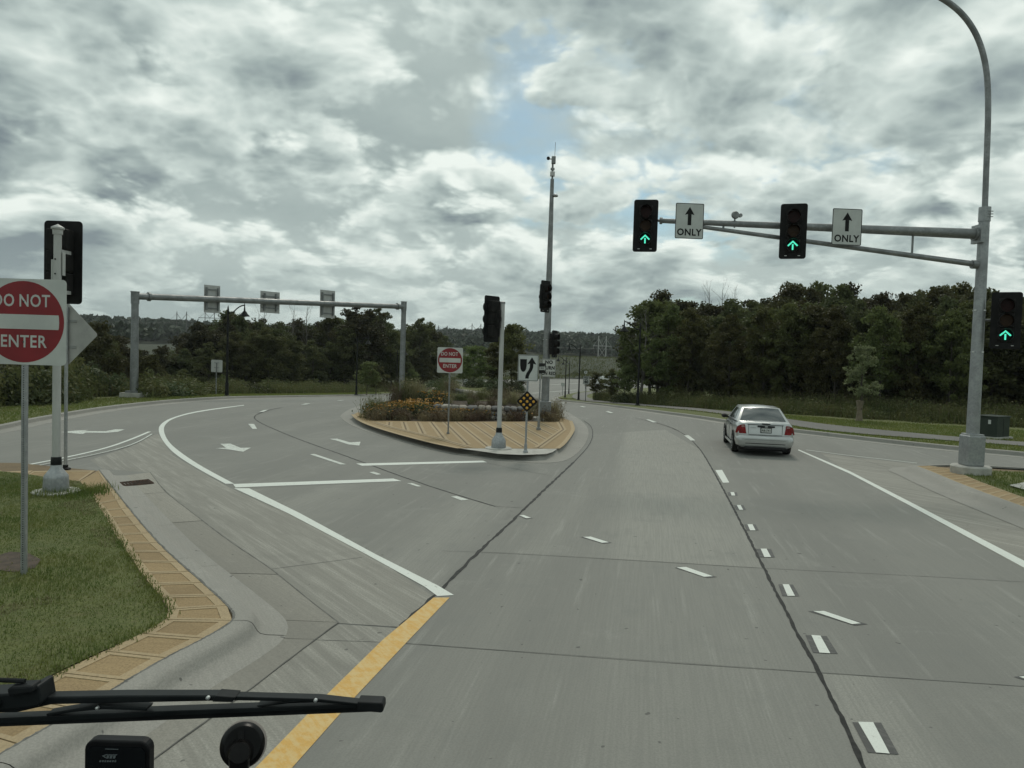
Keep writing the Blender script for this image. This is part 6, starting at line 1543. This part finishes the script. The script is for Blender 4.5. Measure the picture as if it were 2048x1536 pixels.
wplate('upper_yoke', [(-420, 1392), (40, 1388), (103, 1389), (250, 1386), (440, 1386), (438, 1397), (300, 1400), (110, 1404), (40, 1420), (-420, 1426)], m_wipermetal, -.008, .012, bv=.002)
wplate('yoke_clip', [(436, 1385), (476, 1388), (470, 1398), (430, 1397)], m_rubber, -.010, .012, bv=.001)
wplate('outer_yoke', [(470, 1389), (640, 1394), (720, 1403), (718, 1407), (640, 1401), (560, 1404), (520, 1411), (515, 1408), (580, 1399), (470, 1397)], m_wipermetal, -.006, .010, bv=.001)
wplate('inner_yoke', [(98, 1423), (150, 1414), (200, 1406), (300, 1411), (298, 1417), (210, 1414), (150, 1420), (100, 1428)], m_wipermetal, -.007, .010, bv=.001)
wplate('pivot_block', [(-60, 1378), (20, 1374), (60, 1372), (90, 1356), (97, 1358), (103, 1392), (96, 1398), (40, 1405), (-60, 1412)], m_wipermetal, -.022, .012, bv=.003)
wplate('hose_connector', [(43, 1358), (52, 1354), (92, 1352), (94, 1366), (46, 1374)], m_rubber, -.03, -.008, bv=.003)
mb = MB(); mb.tube([CP(x, y, YW-.02)-wip.location for x, y in ((-430, 1368), (-100, 1361), (0, 1360), (50, 1362))], .0032, 8); mb.build('washer_hose', m_rubber, wip, smooth=True)
for x, y, r in ((422, 1389, .0026), (635, 1394, .0024), (203, 1409, .0022)):
    p = CP(x, y, YW)-wip.location; MB().lathe([(0, -.0125), (r, -.0115), (r, -.008), (0, -.008)], 10, (p.x, 0, p.z), 'Y').build('rivet', m_rivet, wip)
p = CP(15, 1391, YW)-wip.location; MB().lathe([(0, -.032), (.006, -.030), (.008, -.022), (0, -.022)], 10, (p.x, 0, p.z), 'Y').build('pivot_bolt', m_wipermetal, wip, smooth=True)
e0, e1 = CP(-40, 1395, YW)-wip.location, CP(-1150, 1500, YW)-wip.location
mb = MB(); mb.tube([e0+Vector((0, -.01, 0)), e1, Vector((e1.x-.04, .06, 2.09-wip.location.z))], [.011, .013, .016], 8); mb.build('arm', m_wipermetal, wip)
# device on the dash
YD = .80
dv = thing('dash_device', 'black handheld device with a dark screen at the bottom of the view', 'device', (CP(233, 1600, YD).x, YD, 2.245))
zo = dv.location; tl_, tr_ = CP(168.5, 1482, YD), CP(298, 1484, YD); W_ = tr_.x-tl_.x; top = CP(233, 1482, YD).z-zo.z
cx = (tl_.x+tr_.x)/2-zo.x
hgt = top+.0; o = MB().plate(rrect(W_, hgt, .011, 5, cx, hgt/2), 0, .014).build('case', m_dev, dv); bevel(o, .002)
MB().plate(rrect(W_*.9, hgt-.012, .007, 4, cx, (hgt-.012)/2+.006), -.0012, -.0002).build('screen', m_screen, dv)
def dz(px, py): q = CP(px, py, YD)-zo; return q.x, q.z
x0, z0 = dz(212, 1496); x1, z1 = dz(238, 1497.5); MB().plate([(x0, z1), (x1, z1), (x1, z0), (x0, z0)], -.002, -.0013).build('speaker_slot', m_logo, dv)
lg = MB()
def lpoly(pts): q = [dz(*p) for p in pts]; lg.add([(x, -.0016, z) for x, z in q], [tuple(range(len(q)))])
lpoly([(205, 1510), (214, 1507), (214, 1509), (210, 1510.5), (214, 1513), (213, 1515)])
for k in range(3): lpoly([(216+k*6.5, 1508), (221+k*6.5, 1508), (218.5+k*6.5, 1515.5), (213.8+k*6.5, 1515.5)])
lpoly([(214, 1507), (236, 1507), (235.5, 1509), (213.5, 1509)])
lg.build('emblem', m_logo, dv, fix=False)
mb = MB()
for k in range(7):
    q = [dz(*p) for p in ((201+k*5, 1519), (204.4+k*5, 1519), (203.4+k*5, 1522.6), (200+k*5, 1522.6))]; mb.add([(x, -.0016, z) for x, z in q], [(0, 1, 2, 3)])
mb.build('wordmark', m_logo, dv, fix=False)
# suction mount
YS = .84; c_ = CP(485, 1490, YS); r = 42/F*YS*1.06
sm = thing('suction_mount', 'black suction cup mount on the windscreen at the bottom of the view', 'mount', c_)
TI_ = Matrix.Rotation(R(-27), 4, 'X') @ Matrix.Rotation(R(0), 4, 'Z'); sm.rotation_euler = (R(-27), 0, R(19))
MB().lathe([(0, .006), (r*.8, .006), (r*.97, .010), (r, .013), (r*.9, .015), (0, .015)], 36, (0, 0, 0), 'Y').build('cup', m_cup, sm, smooth=True)
MB().lathe([(r*.95, .0125), (r*1.04, .0135), (r*1.04, .0155), (r*.95, .0155)], 36, (.0012, 0, .001), 'Y').build('cup_rim', m_rimc, sm, smooth=True)
MB().lathe([(0, -.016), (r*.42, -.015), (r*.47, -.008), (r*.50, .002), (r*.62, .006), (0, .006)], 24, (-.003, 0, -.008), 'Y').build('knob', m_cup, sm, smooth=True)
MB().box((-.002, -.004, .011), (.006, .010, .009)).build('release_tab', m_cup, sm)
inv = (Matrix.Rotation(R(19), 4, 'Z') @ Matrix.Rotation(R(-27), 4, 'X')).inverted()
dn_ = inv @ Vector((0, 0, -1))
p0_ = Vector((-.003, -.004, -.012)); mb = MB(); mb.tube([p0_, p0_+dn_*.02, p0_+dn_*(c_.z-2.24)], [.0115, .0105, .016], 14); mb.build('stem', m_cup, sm, smooth=True)
# ------------------------------------------------------------------ haze
mh = bpy.data.materials.new('haze_air'); mh.use_nodes = True; nh = mh.node_tree; nh.nodes.clear()
oh = nh.nodes.new('ShaderNodeOutputMaterial'); pv = nh.nodes.new('ShaderNodeVolumePrincipled')
pv.inputs['Color'].default_value = (.80, .86, .88, 1); pv.inputs['Density'].default_value = .00017; pv.inputs['Anisotropy'].default_value = .2
nh.links.new(pv.outputs[0], oh.inputs['Volume'])
hz = MB().box((0, 0, 18), (9800, 9800, 66)).build('haze', mh); tag(hz, 'thin pale haze lying over the whole landscape', 'haze', kind='stuff')
